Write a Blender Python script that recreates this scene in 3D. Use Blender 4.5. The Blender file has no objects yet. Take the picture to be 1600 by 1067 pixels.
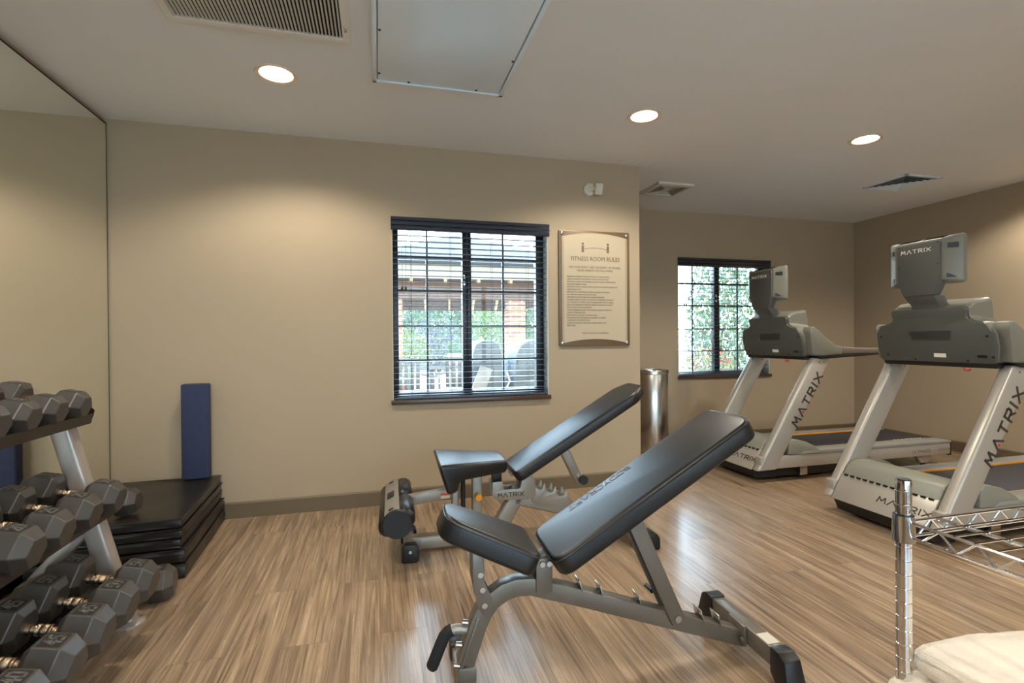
import bpy, bmesh, math, random
from mathutils import Vector, Matrix, Euler
random.seed(7)
SC = bpy.context.scene
COL = SC.collection

# ------------------------------------------------------------------ camera, sky, exposure
F_PX, YAW, PITCH, ROLL, EYE = 792.7, -.2594, -.0050, .0076, 1.1147
cam_data = bpy.data.cameras.new('camera')
cam_data.sensor_width = 36.0
cam_data.lens = 36.0 * F_PX / 1600.0
cam_data.clip_start = .02
cam = bpy.data.objects.new('camera', cam_data)
COL.objects.link(cam)
_R = Matrix.Rotation(YAW, 3, 'Z') @ Matrix.Rotation(PITCH, 3, 'X') @ Matrix.Rotation(ROLL, 3, 'Y')
_M = Matrix((_R.col[0], _R.col[2], -_R.col[1])).transposed().to_4x4()
_M.translation = Vector((0, 0, EYE))
cam.matrix_world = _M
SC.camera = cam

world = bpy.data.worlds.new('sky')
SC.world = world
world.use_nodes = True
wn = world.node_tree.nodes
wl = world.node_tree.links
for n in list(wn): wn.remove(n)
w_out = wn.new('ShaderNodeOutputWorld'); w_bg = wn.new('ShaderNodeBackground')
w_geo = wn.new('ShaderNodeTexCoord'); w_sep = wn.new('ShaderNodeSeparateXYZ'); w_ramp = wn.new('ShaderNodeValToRGB')
wl.new(w_geo.outputs['Generated'], w_sep.inputs[0]); wl.new(w_sep.outputs['Z'], w_ramp.inputs[0])
w_ramp.color_ramp.elements[0].color = (.66, .82, 1, 1); w_ramp.color_ramp.elements[1].color = (.55, .74, 1, 1)
wl.new(w_ramp.outputs[0], w_bg.inputs['Color']); wl.new(w_bg.outputs[0], w_out.inputs[0])
# hazy bright sky over the patio side, softer over the side behind the viewpoint
w_dot = wn.new('ShaderNodeVectorMath'); w_dot.operation = 'DOT_PRODUCT'; w_dot.inputs[1].default_value = (.1, .86, .5)
w_map = wn.new('ShaderNodeMapRange'); w_map.interpolation_type = 'SMOOTHSTEP'
w_map.inputs['From Min'].default_value = .1; w_map.inputs['From Max'].default_value = .9; w_map.inputs['To Min'].default_value = 5.5; w_map.inputs['To Max'].default_value = 30.0
wl.new(w_geo.outputs['Generated'], w_dot.inputs[0]); wl.new(w_dot.outputs['Value'], w_map.inputs['Value']); wl.new(w_map.outputs['Result'], w_bg.inputs['Strength'])

sun = bpy.data.lights.new('sun', 'SUN'); sun.energy = 1.6; sun.angle = .03; sun.color = (1, .95, .88)
sun_o = bpy.data.objects.new('sun', sun); COL.objects.link(sun_o)
sun_o.rotation_euler = (math.radians(38), 0, math.radians(-25))

vs = SC.view_settings
vs.view_transform = 'Standard'; vs.look = 'None'; vs.gamma = 1; vs.use_curve_mapping = False
vs.exposure = 0.18

LAMP_W = 66.0
LAMP_COL = (1.0, .91, .77)

# ------------------------------------------------------------------ room numbers (metres)
D, XL, XC, DA, XR, CE, YF = 3.535, -1.543, 1.961, 4.707, 5.387, 2.44, -1.9

# ------------------------------------------------------------------ colour + materials
def lin(c):
    return tuple((v/255/12.92 if v/255 <= .04045 else ((v/255+.055)/1.055)**2.4) for v in c)

MATS = {}
def mat(name, rgb, rough=.5, metal=0.0, var=.06, scale=30, bump=0.0, bscale=120, spec=.5, coat=0.0, emit=0, emit_rgb=None, stretch=None):
    """procedural principled surface: noise tint + optional noise bump"""
    if name in MATS: return MATS[name]
    m = bpy.data.materials.new(name); m.use_nodes = True
    nt = m.node_tree; p = nt.nodes['Principled BSDF']
    c = lin(rgb)
    tc = nt.nodes.new('ShaderNodeTexCoord'); no = nt.nodes.new('ShaderNodeTexNoise'); no.inputs['Scale'].default_value = scale
    no.inputs['Detail'].default_value = 4
    src = tc.outputs['Object']
    if stretch:
        mp = nt.nodes.new('ShaderNodeMapping'); mp.inputs['Scale'].default_value = stretch
        nt.links.new(src, mp.inputs[0]); src = mp.outputs[0]
    nt.links.new(src, no.inputs['Vector'])
    mx = nt.nodes.new('ShaderNodeMix'); mx.data_type = 'RGBA'
    mx.inputs[6].default_value = tuple(v*(1-var) for v in c)+(1,)
    mx.inputs[7].default_value = tuple(min(1, v*(1+var)) for v in c)+(1,)
    nt.links.new(no.outputs['Fac'], mx.inputs[0]); nt.links.new(mx.outputs[2], p.inputs['Base Color'])
    p.inputs['Roughness'].default_value = rough; p.inputs['Metallic'].default_value = metal
    p.inputs['Specular IOR Level'].default_value = spec; p.inputs['Coat Weight'].default_value = coat
    if bump:
        n2 = nt.nodes.new('ShaderNodeTexNoise'); n2.inputs['Scale'].default_value = bscale; n2.inputs['Detail'].default_value = 3
        nt.links.new(src, n2.inputs['Vector'])
        bp = nt.nodes.new('ShaderNodeBump'); bp.inputs['Strength'].default_value = bump; bp.inputs['Distance'].default_value = .002
        nt.links.new(n2.outputs['Fac'], bp.inputs['Height']); nt.links.new(bp.outputs[0], p.inputs['Normal'])
    if emit:
        p.inputs['Emission Color'].default_value = tuple(lin(emit_rgb or rgb))+(1,); p.inputs['Emission Strength'].default_value = emit
    MATS[name] = m
    return m

def floor_material():
    m = bpy.data.materials.new('wood_look_planks'); m.use_nodes = True
    nt = m.node_tree; N = nt.nodes.new; L = nt.links.new; p = nt.nodes['Principled BSDF']
    tc = N('ShaderNodeTexCoord'); sep = N('ShaderNodeSeparateXYZ'); L(tc.outputs['Object'], sep.inputs[0])
    cmb = N('ShaderNodeCombineXYZ'); L(sep.outputs['Y'], cmb.inputs['X']); L(sep.outputs['X'], cmb.inputs['Y'])
    br = N('ShaderNodeTexBrick'); L(cmb.outputs[0], br.inputs['Vector'])
    br.inputs['Scale'].default_value = 1; br.inputs['Brick Width'].default_value = 1.22; br.inputs['Row Height'].default_value = .178
    br.inputs['Mortar Size'].default_value = .0009; br.inputs['Mortar Smooth'].default_value = .1; br.offset = .37; br.offset_frequency = 2
    br.inputs['Color1'].default_value = (0, 0, 0, 1); br.inputs['Color2'].default_value = (1, 1, 1, 1); br.inputs['Bias'].default_value = 0
    # plank-shifted grain coordinates
    sc = N('ShaderNodeMath'); sc.operation = 'MULTIPLY'; sc.inputs[1].default_value = 37.0; L(br.outputs['Color'], sc.inputs[0])
    def grain(sx, sy, detail, rough, dist=0.0):
        c = N('ShaderNodeCombineXYZ')
        a = N('ShaderNodeMath'); a.operation = 'MULTIPLY'; a.inputs[1].default_value = sx; L(sep.outputs['X'], a.inputs[0])
        b = N('ShaderNodeMath'); b.operation = 'MULTIPLY_ADD'; b.inputs[1].default_value = sy; L(sep.outputs['Y'], b.inputs[0]); L(sc.outputs[0], b.inputs[2])
        L(a.outputs[0], c.inputs['X']); L(b.outputs[0], c.inputs['Y']); L(sc.outputs[0], c.inputs['Z'])
        n = N('ShaderNodeTexNoise'); n.inputs['Scale'].default_value = 1; n.inputs['Detail'].default_value = detail
        n.inputs['Roughness'].default_value = rough; n.inputs['Distortion'].default_value = dist
        L(c.outputs[0], n.inputs['Vector']); return n.outputs['Fac']
    g1 = grain(34, 1.1, 7, .68, 1.6); g2 = grain(190, 2.6, 4, .6, .4); g3 = grain(7, .7, 4, .6, 1.5)
    r1 = N('ShaderNodeValToRGB'); L(g1, r1.inputs[0]); e = r1.color_ramp.elements
    e[0].position = .30; e[0].color = lin((104, 84, 66))+(1,); e[1].position = .70; e[1].color = lin((196, 174, 148))+(1,)
    k = e.new(.50); k.color = lin((160, 138, 113))+(1,)
    r2 = N('ShaderNodeValToRGB'); L(g2, r2.inputs[0]); e = r2.color_ramp.elements
    e[0].position = .34; e[0].color = (.58, .53, .49, 1); e[1].position = .54; e[1].color = (1.04, 1.03, 1.02, 1)
    mx = N('ShaderNodeMix'); mx.data_type = 'RGBA'; mx.blend_type = 'MULTIPLY'; mx.inputs[0].default_value = .85
    L(r1.outputs[0], mx.inputs[6]); L(r2.outputs[0], mx.inputs[7])
    r3 = N('ShaderNodeValToRGB'); L(g3, r3.inputs[0]); e = r3.color_ramp.elements
    e[0].position = .3; e[0].color = (.72, .70, .70, 1); e[1].position = .7; e[1].color = (1.12, 1.10, 1.06, 1)
    m2 = N('ShaderNodeMix'); m2.data_type = 'RGBA'; m2.blend_type = 'MULTIPLY'; m2.inputs[0].default_value = 1
    L(mx.outputs[2], m2.inputs[6]); L(r3.outputs[0], m2.inputs[7])
    r4 = N('ShaderNodeValToRGB'); L(br.outputs['Color'], r4.inputs[0]); e = r4.color_ramp.elements
    e[0].color = (.93, .92, .92, 1); e[1].color = (1.05, 1.04, 1.03, 1)
    m3 = N('ShaderNodeMix'); m3.data_type = 'RGBA'; m3.blend_type = 'MULTIPLY'; m3.inputs[0].default_value = 1
    L(m2.outputs[2], m3.inputs[6]); L(r4.outputs[0], m3.inputs[7])
    m4 = N('ShaderNodeMix'); m4.data_type = 'RGBA'; L(br.outputs['Fac'], m4.inputs[0]); L(m3.outputs[2], m4.inputs[6]); m4.inputs[7].default_value = lin((104, 84, 66))+(1,)
    L(m4.outputs[2], p.inputs['Base Color'])
    rr = N('ShaderNodeMapRange'); L(g1, rr.inputs[0]); rr.inputs[3].default_value = .33; rr.inputs[4].default_value = .24; L(rr.outputs[0], p.inputs['Roughness'])
    p.inputs['Specular IOR Level'].default_value = .9; p.inputs['Coat Weight'].default_value = .35; p.inputs['Coat Roughness'].default_value = .14
    bp = N('ShaderNodeBump'); bp.inputs['Strength'].default_value = .12; bp.inputs['Distance'].default_value = .001; L(g2, bp.inputs['Height']); L(bp.outputs[0], p.inputs['Normal'])
    return m

def wall_material(name, rgb):
    m = mat(name, rgb, .72, var=.02, scale=3, spec=.3)
    nt = m.node_tree; N = nt.nodes.new; L = nt.links.new; p = nt.nodes['Principled BSDF']
    tc = N('ShaderNodeTexCoord'); mp = N('ShaderNodeMapping'); mp.inputs['Scale'].default_value = (14, 14, 260); L(tc.outputs['Object'], mp.inputs[0])
    n = N('ShaderNodeTexNoise'); n.inputs['Scale'].default_value = 1; n.inputs['Detail'].default_value = 2; L(mp.outputs[0], n.inputs['Vector'])
    bp = N('ShaderNodeBump'); bp.inputs['Strength'].default_value = .10; bp.inputs['Distance'].default_value = .0012; L(n.outputs['Fac'], bp.inputs['Height']); L(bp.outputs[0], p.inputs['Normal'])
    return m

def glass_material():
    m = bpy.data.materials.new('window_glass'); m.use_nodes = True
    nt = m.node_tree; N = nt.nodes.new; L = nt.links.new
    out = nt.nodes['Material Output']; nt.nodes.remove(nt.nodes['Principled BSDF'])
    tr = N('ShaderNodeBsdfTransparent'); tr.inputs[0].default_value = (.94, .97, .95, 1)
    gl = N('ShaderNodeBsdfGlossy'); gl.inputs['Roughness'].default_value = .02
    fr = N('ShaderNodeFresnel'); fr.inputs[0].default_value = 1.45; mx = N('ShaderNodeMixShader')
    no = N('ShaderNodeTexNoise'); no.inputs['Scale'].default_value = 2; bp = N('ShaderNodeBump'); bp.inputs['Strength'].default_value = .02
    L(no.outputs['Fac'], bp.inputs['Height']); L(bp.outputs[0], gl.inputs['Normal'])
    L(fr.outputs[0], mx.inputs[0]); L(tr.outputs[0], mx.inputs[1]); L(gl.outputs[0], mx.inputs[2]); L(mx.outputs[0], out.inputs[0])
    return m

def brick_material():
    m = mat('patio_brick', (190, 140, 105), .85)
    nt = m.node_tree; N = nt.nodes.new; L = nt.links.new; p = nt.nodes['Principled BSDF']
    tc = N('ShaderNodeTexCoord'); sp = N('ShaderNodeSeparateXYZ'); L(tc.outputs['Object'], sp.inputs[0])
    ad = N('ShaderNodeMath'); L(sp.outputs['X'], ad.inputs[0]); L(sp.outputs['Y'], ad.inputs[1])
    cb = N('ShaderNodeCombineXYZ'); L(ad.outputs[0], cb.inputs['X']); L(sp.outputs['Z'], cb.inputs['Y'])
    b = N('ShaderNodeTexBrick'); L(cb.outputs[0], b.inputs['Vector']); b.inputs['Scale'].default_value = 1
    b.inputs['Brick Width'].default_value = .22; b.inputs['Row Height'].default_value = .075; b.inputs['Mortar Size'].default_value = .008
    b.inputs['Color1'].default_value = lin((196, 140, 104))+(1,); b.inputs['Color2'].default_value = lin((160, 104, 78))+(1,); b.inputs['Mortar'].default_value = lin((205, 195, 180))+(1,)
    L(b.outputs['Color'], p.inputs['Base Color']); return m

M_FLOOR = floor_material()
M_WALL = wall_material('taupe_wallcovering', (170, 153, 129))
M_CEIL = mat('ceiling_paint', (226, 227, 228), .85, var=.015, scale=4, bump=.15, bscale=180, spec=.2)
M_BASE = mat('baseboard_vinyl', (104, 90, 68), .45, var=.04)
M_GLASS = glass_material()
M_BRONZE = mat('dark_bronze_frame', (34, 38, 42), .35, var=.08)
M_SLAT = mat('navy_black_slat', (26, 34, 50), .16, var=.08, spec=.8)
M_BLADE = mat('satin_navy_blade', (66, 76, 94), .38, var=.05, spec=.7)
M_CORD = mat('dark_cord', (40, 42, 46), .7)
M_GRANITE = mat('brown_granite', (74, 58, 48), .25, var=.75, scale=140)
M_REVEAL = mat('reveal_paint', (214, 212, 200), .7, var=.02)
M_VINYL = mat('black_vinyl', (10, 11, 14), .37, var=.15, scale=60, bump=.06, bscale=420, spec=.6)
M_PIPING = mat('vinyl_piping', (22, 22, 24), .4)
M_STEELG = mat('champagne_grey_paint', (114, 107, 97), .34, .35, var=.03)
M_STEELM = mat('silver_grey_paint', (150, 145, 136), .33, .4, var=.03)
M_CHROME = mat('chrome', (225, 225, 228), .08, 1.0, var=.02)
M_BOLT = mat('zinc_bolt', (190, 188, 180), .25, 1.0, var=.03)
M_BLACKP = mat('black_plastic', (20, 20, 22), .42, var=.1)
M_FOAMB = mat('black_foam_grip', (26, 26, 29), .8, bump=.2)
M_RUBBER = mat('black_rubber_hex', (60, 56, 52), .40, var=.12, scale=25, bump=.05, bscale=300, spec=.7)
M_NUMPLATE = mat('recessed_number_plate', (26, 26, 26), .5)
M_NUM = mat('raised_number', (98, 95, 90), .5)
M_GRIPCH = mat('knurled_chrome', (205, 178, 150), .16, 1.0, var=.05, bump=.4, bscale=900)  # warm tint puts the floor's reflection into the chrome colour
M_RACKP = mat('pewter_rack_paint', (168, 158, 150), .32, .35, var=.04)
M_TRAY = mat('dark_tray_paint', (62, 52, 42), .4, .3, var=.08)
M_MAT = mat('black_mat_vinyl', (30, 26, 22), .36, var=.15, bump=.25, bscale=60)
M_BLUE = mat('navy_foam', (44, 52, 80), .9, var=.25, scale=45, bump=.3, bscale=200)
M_SILVER = mat('treadmill_silver', (174, 168, 158), .34, .30, var=.03)
M_HOOD = mat('sage_grey_plastic', (130, 130, 118), .45, var=.03)
M_CONB = mat('console_dark_grey', (80, 81, 76), .48, var=.04, bump=.08, bscale=500)
M_CONS = mat('console_shell_grey', (116, 114, 103), .42, var=.03)
M_BELT = mat('belt_rubber', (44, 46, 52), .55, var=.1, bump=.15, bscale=300)
M_FOOTR = mat('grey_foot_rail', (138, 136, 130), .5, var=.04, stretch=(3, 60, 60))
M_ORANGE = mat('orange_plastic', (236, 158, 42), .45)
M_RED = mat('red_plastic', (200, 40, 26), .4)
M_LETTER = mat('dark_lettering', (58, 52, 46), .5)
M_LETTERW = mat('bright_lettering', (235, 232, 224), .35)
M_WHITE = mat('white_plastic', (205, 198, 184), .5, var=.03)
M_STAIN = mat('brushed_stainless', (212, 210, 206), .27, 1.0, var=.10, scale=8, stretch=(160, 160, 1.5))
M_SIGNB = mat('bronze_sign_board', (112, 92, 68), .4, .2, var=.05)
M_SIGNF = mat('cream_sign_face', (182, 167, 142), .5, var=.02)
M_SIGNT = mat('sign_print', (92, 80, 66), .6)
M_METALW = mat('painted_ceiling_metal', (218, 232, 242), .38, .0, var=.03, scale=5, spec=1.0)
M_GRILLE = mat('grille_paint', (222, 218, 210), .5, var=.03)
M_DARKV = mat('dark_void', (16, 15, 14), .9)
M_TOWEL = mat('cream_terry', (230, 218, 200), .95, var=.05, scale=60, bump=.9, bscale=330)
M_LENS = mat('lamp_lens', (255, 236, 196), .5, emit=12.0, emit_rgb=(255, 236, 196))
M_TRIM = mat('lamp_trim', (230, 214, 198), .4, .3)
M_MIRROR = mat('mirror_silver', (250, 250, 242), 0.0, 1.0, var=.004, scale=2)

# ------------------------------------------------------------------ mesh builder
class B:
    def __init__(s): s.bm = bmesh.new()
    def _fin(s, verts, M):
        if M is not None: bmesh.ops.transform(s.bm, matrix=M, verts=verts)
        return s
    def box(s, lo, hi, M=None):
        r = bmesh.ops.create_cube(s.bm, size=1)
        lo, hi = Vector(lo), Vector(hi); c = (lo+hi)/2; d = hi-lo
        for v in r['verts']: v.co = Vector((v.co.x*d.x, v.co.y*d.y, v.co.z*d.z))+c
        return s._fin(r['verts'], M)
    def prism(s, pts, d0, d1, ax='xz', M=None):
        """polygon pts in plane ax, extruded d0..d1 along the remaining axis"""
        def P(a, b, d):
            return {'xz': (a, d, b), 'yz': (d, a, b), 'xy': (a, b, d)}[ax]
        v0 = [s.bm.verts.new(P(a, b, d0)) for a, b in pts]; v1 = [s.bm.verts.new(P(a, b, d1)) for a, b in pts]
        n = len(pts); fs = [s.bm.faces.new(v0), s.bm.faces.new(v1)]
        for i in range(n):
            j = (i+1) % n; fs.append(s.bm.faces.new((v0[i], v0[j], v1[j], v1[i])))
        bmesh.ops.recalc_face_normals(s.bm, faces=fs)
        return s._fin(v0+v1, M)
    def loft(s, rings, cap=True, closed=False):
        """rings: list of equal-length point loops"""
        V = [[s.bm.verts.new(p) for p in r] for r in rings]; n = len(V[0]); fs = []
        m = len(V)
        for i in range(m if closed else m-1):
            a, b = V[i], V[(i+1) % m]
            for k in range(n):
                l = (k+1) % n; fs.append(s.bm.faces.new((a[k], a[l], b[l], b[k])))
        if cap and not closed:
            fs.append(s.bm.faces.new(V[0])); fs.append(s.bm.faces.new(V[-1]))
        bmesh.ops.recalc_face_normals(s.bm, faces=fs)
        return s
    def tube(s, path, r, seg=12, cap=True, closed=False):
        P = [Vector(p) for p in path]; n = len(P); rings = []; rr = r if isinstance(r, (list, tuple)) else [r]*n
        up = None
        for i in range(n):
            if closed: t = (P[(i+1) % n]-P[i-1]).normalized()
            else: t = ((P[min(i+1, n-1)]-P[i]).normalized()+(P[i]-P[max(i-1, 0)]).normalized()).normalized()
            if up is None:
                up = Vector((0, 0, 1)) if abs(t.z) < .9 else Vector((1, 0, 0))
            a = t.cross(up).normalized(); up = a.cross(t).normalized()
            rings.append([P[i]+(a*math.cos(q)+up*math.sin(q))*rr[i] for q in [2*math.pi*k/seg for k in range(seg)]])
        return s.loft(rings, cap, closed)
    def bar(s, p0, p1, w, h, side=(0, 1, 0)):
        """rectangular bar; w along side vector, h across"""
        p0, p1 = Vector(p0), Vector(p1); t = (p1-p0).normalized(); a = Vector(side); a = (a-t*a.dot(t)).normalized(); b = t.cross(a)
        def ring(p): return [p+a*x*w/2+b*y*h/2 for x, y in ((-1, -1), (1, -1), (1, 1), (-1, 1))]
        return s.loft([ring(p0), ring(p1)])
    def sweep(s, path, w, h, side=(0, 1, 0)):
        P = [Vector(p) for p in path]; n = len(P); a = Vector(side).normalized(); rings = []
        for i in range(n):
            d0 = (P[i]-P[i-1]).normalized() if i else (P[1]-P[0]).normalized()
            d1 = (P[i+1]-P[i]).normalized() if i < n-1 else d0
            t = (d0+d1).normalized(); b = t.cross(a).normalized(); k = 1/max(.4, d1.dot(t))
            rings.append([P[i]+a*x*w/2+b*y*h/2*k for x, y in ((-1, -1), (1, -1), (1, 1), (-1, 1))])
        return s.loft(rings)
    def cyl(s, p0, p1, r, seg=24, r2=None):
        return s.tube([p0, p1], [r, r if r2 is None else r2], seg)
    def lathe(s, prof, M=None, seg=32):
        """profile (r, z) about z"""
        rings = [[Vector((r*math.cos(q), r*math.sin(q), z)) for q in [2*math.pi*k/seg for k in range(seg)]] for r, z in prof]
        n0 = len(s.bm.verts); s.loft(rings, cap=prof[0] != prof[-1]); s.bm.verts.ensure_lookup_table()
        return s._fin(s.bm.verts[n0:], M)
    def strokes(s, text, o, right, up, h, t, gap=.32, lift=.0012, wide=1.0):
        o, right, up = Vector(o), Vector(right).normalized(), Vector(up).normalized(); nrm = right.cross(up)
        x = 0
        for ch in text:
            if ch == ' ': x += .6; continue
            w, pl = GLY[ch]
            for line in pl:
                for (ax, ay), (bx, by) in zip(line[:-1], line[1:]):
                    p = o+right*(x+ax)*h*wide+up*ay*h; q = o+right*(x+bx)*h*wide+up*by*h
                    d = (q-p).normalized(); e = nrm.cross(d)
                    p -= d*t*.5; q += d*t*.5
                    ring = lambda k: [k-e*t/2, k+e*t/2, k+e*t/2+nrm*lift, k-e*t/2+nrm*lift]
                    s.loft([ring(p), ring(q)])
            x += w+gap
        return s
    def text(s, body, o, right, up, size, lift=.0006, align='LEFT', xs=1.0):
        cu = bpy.data.curves.new('tmp', 'FONT'); cu.body = body; cu.size = size; cu.align_x = align; cu.resolution_u = 2; cu.extrude = lift
        ob = bpy.data.objects.new('tmp', cu); me = bpy.data.meshes.new_from_object(ob)
        right, up = Vector(right).normalized(), Vector(up).normalized(); nrm = right.cross(up)
        M = Matrix((right*xs, up, nrm)).transposed().to_4x4(); M.translation = Vector(o)
        me.transform(M); s.bm.from_mesh(me)
        bpy.data.objects.remove(ob); bpy.data.curves.remove(cu); bpy.data.meshes.remove(me)
        return s
    def build(s, name, material, parent=None, bev=0, seg=2, smooth=40, label=None, ang=25):
        if bev:
            es = [e for e in s.bm.edges if len(e.link_faces) == 2 and e.calc_face_angle(0) > math.radians(ang)]
            bmesh.ops.bevel(s.bm, geom=es, offset=bev, segments=seg, profile=.5, affect='EDGES', clamp_overlap=True)
        me = bpy.data.meshes.new(name); s.bm.to_mesh(me); s.bm.free()
        me.materials.append(material)
        if smooth:
            me.shade_smooth(); me.set_sharp_from_angle(angle=math.radians(smooth))
        ob = bpy.data.objects.new(name, me); COL.objects.link(ob)
        if parent is not None: ob.parent = parent
        if label: ob['label'] = label
        return ob

GLY = {
 'M': (1.1, [[(0, 0), (.16, 1), (.55, .36), (.94, 1), (1.1, 0)]]), 'A': (1.05, [[(0, 0), (.525, 1), (1.05, 0)]]),
 'T': (.95, [[(0, 1), (.95, 1)], [(.475, 1), (.475, 0)]]), 'I': (.1, [[(.05, 0), (.05, 1)]]), 'X': (1, [[(0, 0), (1, 1)], [(0, 1), (1, 0)]]),
 'R': (.9, [[(0, 0), (0, 1), (.72, 1), (.86, .86), (.86, .60), (.72, .44), (0, .44)], [(.45, .44), (.9, 0)]]),
 'B': (.8, [[(0, 0), (0, 1), (.62, 1), (.74, .86), (.74, .64), (.62, .52), (0, .52)], [(.62, .52), (.8, .38), (.8, .14), (.64, 0), (0, 0)]]),
 'O': (.9, [[(.2, 0), (0, .2), (0, .8), (.2, 1), (.7, 1), (.9, .8), (.9, .2), (.7, 0), (.2, 0)]]),
 'D': (.85, [[(0, 0), (0, 1), (.6, 1), (.85, .75), (.85, .25), (.6, 0), (0, 0)]]),
 'Y': (.9, [[(0, 1), (.45, .5), (.9, 1)], [(.45, .5), (.45, 0)]]), 'C': (.8, [[(.8, .85), (.65, 1), (.2, 1), (0, .8), (0, .2), (.2, 0), (.65, 0), (.8, .15)]]),
 'F': (.75, [[(0, 0), (0, 1), (.75, 1)], [(0, .52), (.6, .52)]]),
 '0': (.6, [[(.12, 0), (0, .15), (0, .85), (.12, 1), (.48, 1), (.6, .85), (.6, .15), (.48, 0), (.12, 0)]]),
 '1': (.3, [[(0, .8), (.2, 1), (.2, 0)]]), '2': (.6, [[(0, .85), (.12, 1), (.48, 1), (.6, .85), (.6, .62), (0, 0), (.6, 0)]]),
 '3': (.6, [[(0, 1), (.6, 1), (.3, .58), (.6, .4), (.6, .14), (.46, 0), (.1, 0), (0, .12)]]),
 '4': (.6, [[(.45, 0), (.45, 1), (0, .35), (.6, .35)]]), '5': (.6, [[(.58, 1), (.05, 1), (0, .55), (.42, .6), (.6, .45), (.6, .15), (.45, 0), (0, 0)]]),
}

def thing(name, label, cat, loc=(0, 0, 0), rz=0, group=None):
    o = bpy.data.objects.new(name, None); COL.objects.link(o); o.empty_display_size = .1
    o.location = loc; o.rotation_euler = (0, 0, rz); o['label'] = label; o['category'] = cat
    if group: o['group'] = group
    return o
def tag(o, label, cat, group=None, kind=None):
    o['label'] = label; o['category'] = cat
    if group: o['group'] = group
    if kind: o['kind'] = kind
    return o
def structure(o, label=None, cat=None):
    o['kind'] = 'structure'
    if label: o['label'] = label
    if cat: o['category'] = cat
    return o
def copy_tree(o, parent=None):
    c = o.copy(); COL.objects.link(c)
    if parent is not None: c.parent = parent
    for ch in list(o.children): copy_tree(ch, c)
    return c
def rounded(pts, r, n=5):
    out = []; m = len(pts)
    for i in range(m):
        p = Vector(pts[i]); a = Vector(pts[i-1]); b = Vector(pts[(i+1) % m])
        rr = r[i] if isinstance(r, (list, tuple)) else r
        da, db = (a-p), (b-p); k = min(rr, da.length*.48, db.length*.48)
        if k <= 0: out.append((p.x, p.y)); continue
        s0, s1 = p+da.normalized()*k, p+db.normalized()*k
        for j in range(n+1):
            t = j/n; q = s0*(1-t)**2+p*2*t*(1-t)+s1*t*t; out.append((q.x, q.y))
    return out

# ------------------------------------------------------------------ SETTING
structure(B().box((XL-.3, YF-.1, -.06), (XR+.3, DA+.2, 0)).build('floor', M_FLOOR, smooth=0), 'brown wood look plank floor of the fitness room', 'floor')

# ceiling sheet with round holes for the downlights
LIGHTS = [(-.475, 2.745), (1.555, 2.735), (3.195, 2.70), (4.90, 2.66), (4.7, .9), (2.75, .45), (-.75, .85), (.6, -.45), (2.9, -1.2)]
LR = .083
bmc = B()
def loop(pts):
    v = [bmc.bm.verts.new(p) for p in pts]
    return [bmc.bm.edges.new((v[i], v[(i+1) % len(v)])) for i in range(len(v))]
ed = loop([(XL-.3, YF-.1, CE), (XR+.3, YF-.1, CE), (XR+.3, DA+.2, CE), (XL-.3, DA+.2, CE)])
for (lx, ly) in LIGHTS:
    ed += loop([(lx+LR*math.cos(a), ly+LR*math.sin(a), CE) for a in [2*math.pi*k/24 for k in range(24)]])
bmesh.ops.triangle_fill(bmc.bm, use_beauty=True, use_dissolve=False, edges=ed)
for f in bmc.bm.faces:
    if f.normal.z > 0: f.normal_flip()
structure(bmc.build('ceiling', M_CEIL, smooth=0), 'matte greige ceiling with recessed lights and air vents', 'ceiling')
structure(B().box((XL-.3, YF-.1, CE+.16), (XR+.3, DA+.2, CE+.22)).build('ceiling_slab', M_CEIL, smooth=0), 'slab above the suspended ceiling', 'ceiling')

def wall_hole(name, x0, x1, y0, y1, z1, hx0, hx1, hz0, hz1, label):
    b = B(); b.box((x0, y0, -.05), (hx0, y1, z1)); b.box((hx1, y0, -.05), (x1, y1, z1)); b.box((hx0, y0, -.05), (hx1, y1, hz0)); b.box((hx0, y0, hz1), (hx1, y1, z1))
    return structure(b.build(name, M_WALL, smooth=0), label, 'wall')
W1 = (.100, 1.216, .700, 1.950); W2 = (3.060, 4.205, .704, 1.958)
wall_hole('wall_back', XL-.2, XC, D, D+.2, CE+.15, *W1, 'taupe back wall around the near window')
structure(B().box((XC-.2, D+.2, -.05), (XC, DA+.2, CE+.15)).build('wall_return', M_WALL, smooth=0), 'short side wall leading into the alcove', 'wall')
wall_hole('wall_alcove', XC, XR+.2, DA, DA+.2, CE+.15, *W2, 'taupe alcove wall around the far window')
structure(B().box((XR, YF, -.05), (XR+.15, DA, CE+.15)).build('wall_right', M_WALL, smooth=0), 'taupe wall behind the treadmill decks', 'wall')
structure(B().box((XL-.25, YF, -.05), (XL-.012, D, CE+.15)).build('wall_left', M_WALL, smooth=0), 'wall carrying the large mirror', 'wall')
W_FILL = (-.9, 3.1, .12, 2.15)  # unseen opening, added so cool fill daylight enters the room
wall_hole('wall_front', XL-.25, XR+.15, YF-.15, YF, CE+.15, *W_FILL, 'wall behind the viewpoint with an opening added for fill daylight')
fr = B(); x0, x1, z0, z1 = W_FILL
for x in (x0, 1.9, 3.25, x1-.06): fr.box((x, YF-.12, z0), (x+.06, YF-.06, z1))
fr.box((x0, YF-.12, z0), (x1, YF-.06, z0+.06)); fr.box((x0, YF-.12, z1-.06), (x1, YF-.06, z1))
w_fill = structure(fr.build('fill_opening', M_BRONZE, smooth=0), 'unseen glazed opening added behind the viewpoint for fill daylight', 'window')
B().box((x0+.04, YF-.092, z0+.04), (x1-.04, YF-.088, z1-.04)).build('pane', M_GLASS, w_fill, smooth=0)
structure(B().box((-3, YF-2.6, 2.62), (8, YF-.12, 2.72)).build('sun_blocker', M_CEIL, smooth=0), 'canopy added out of view, over the fill opening', 'sunblocker')  # unseen slab added to keep sun patches out of the room

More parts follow.
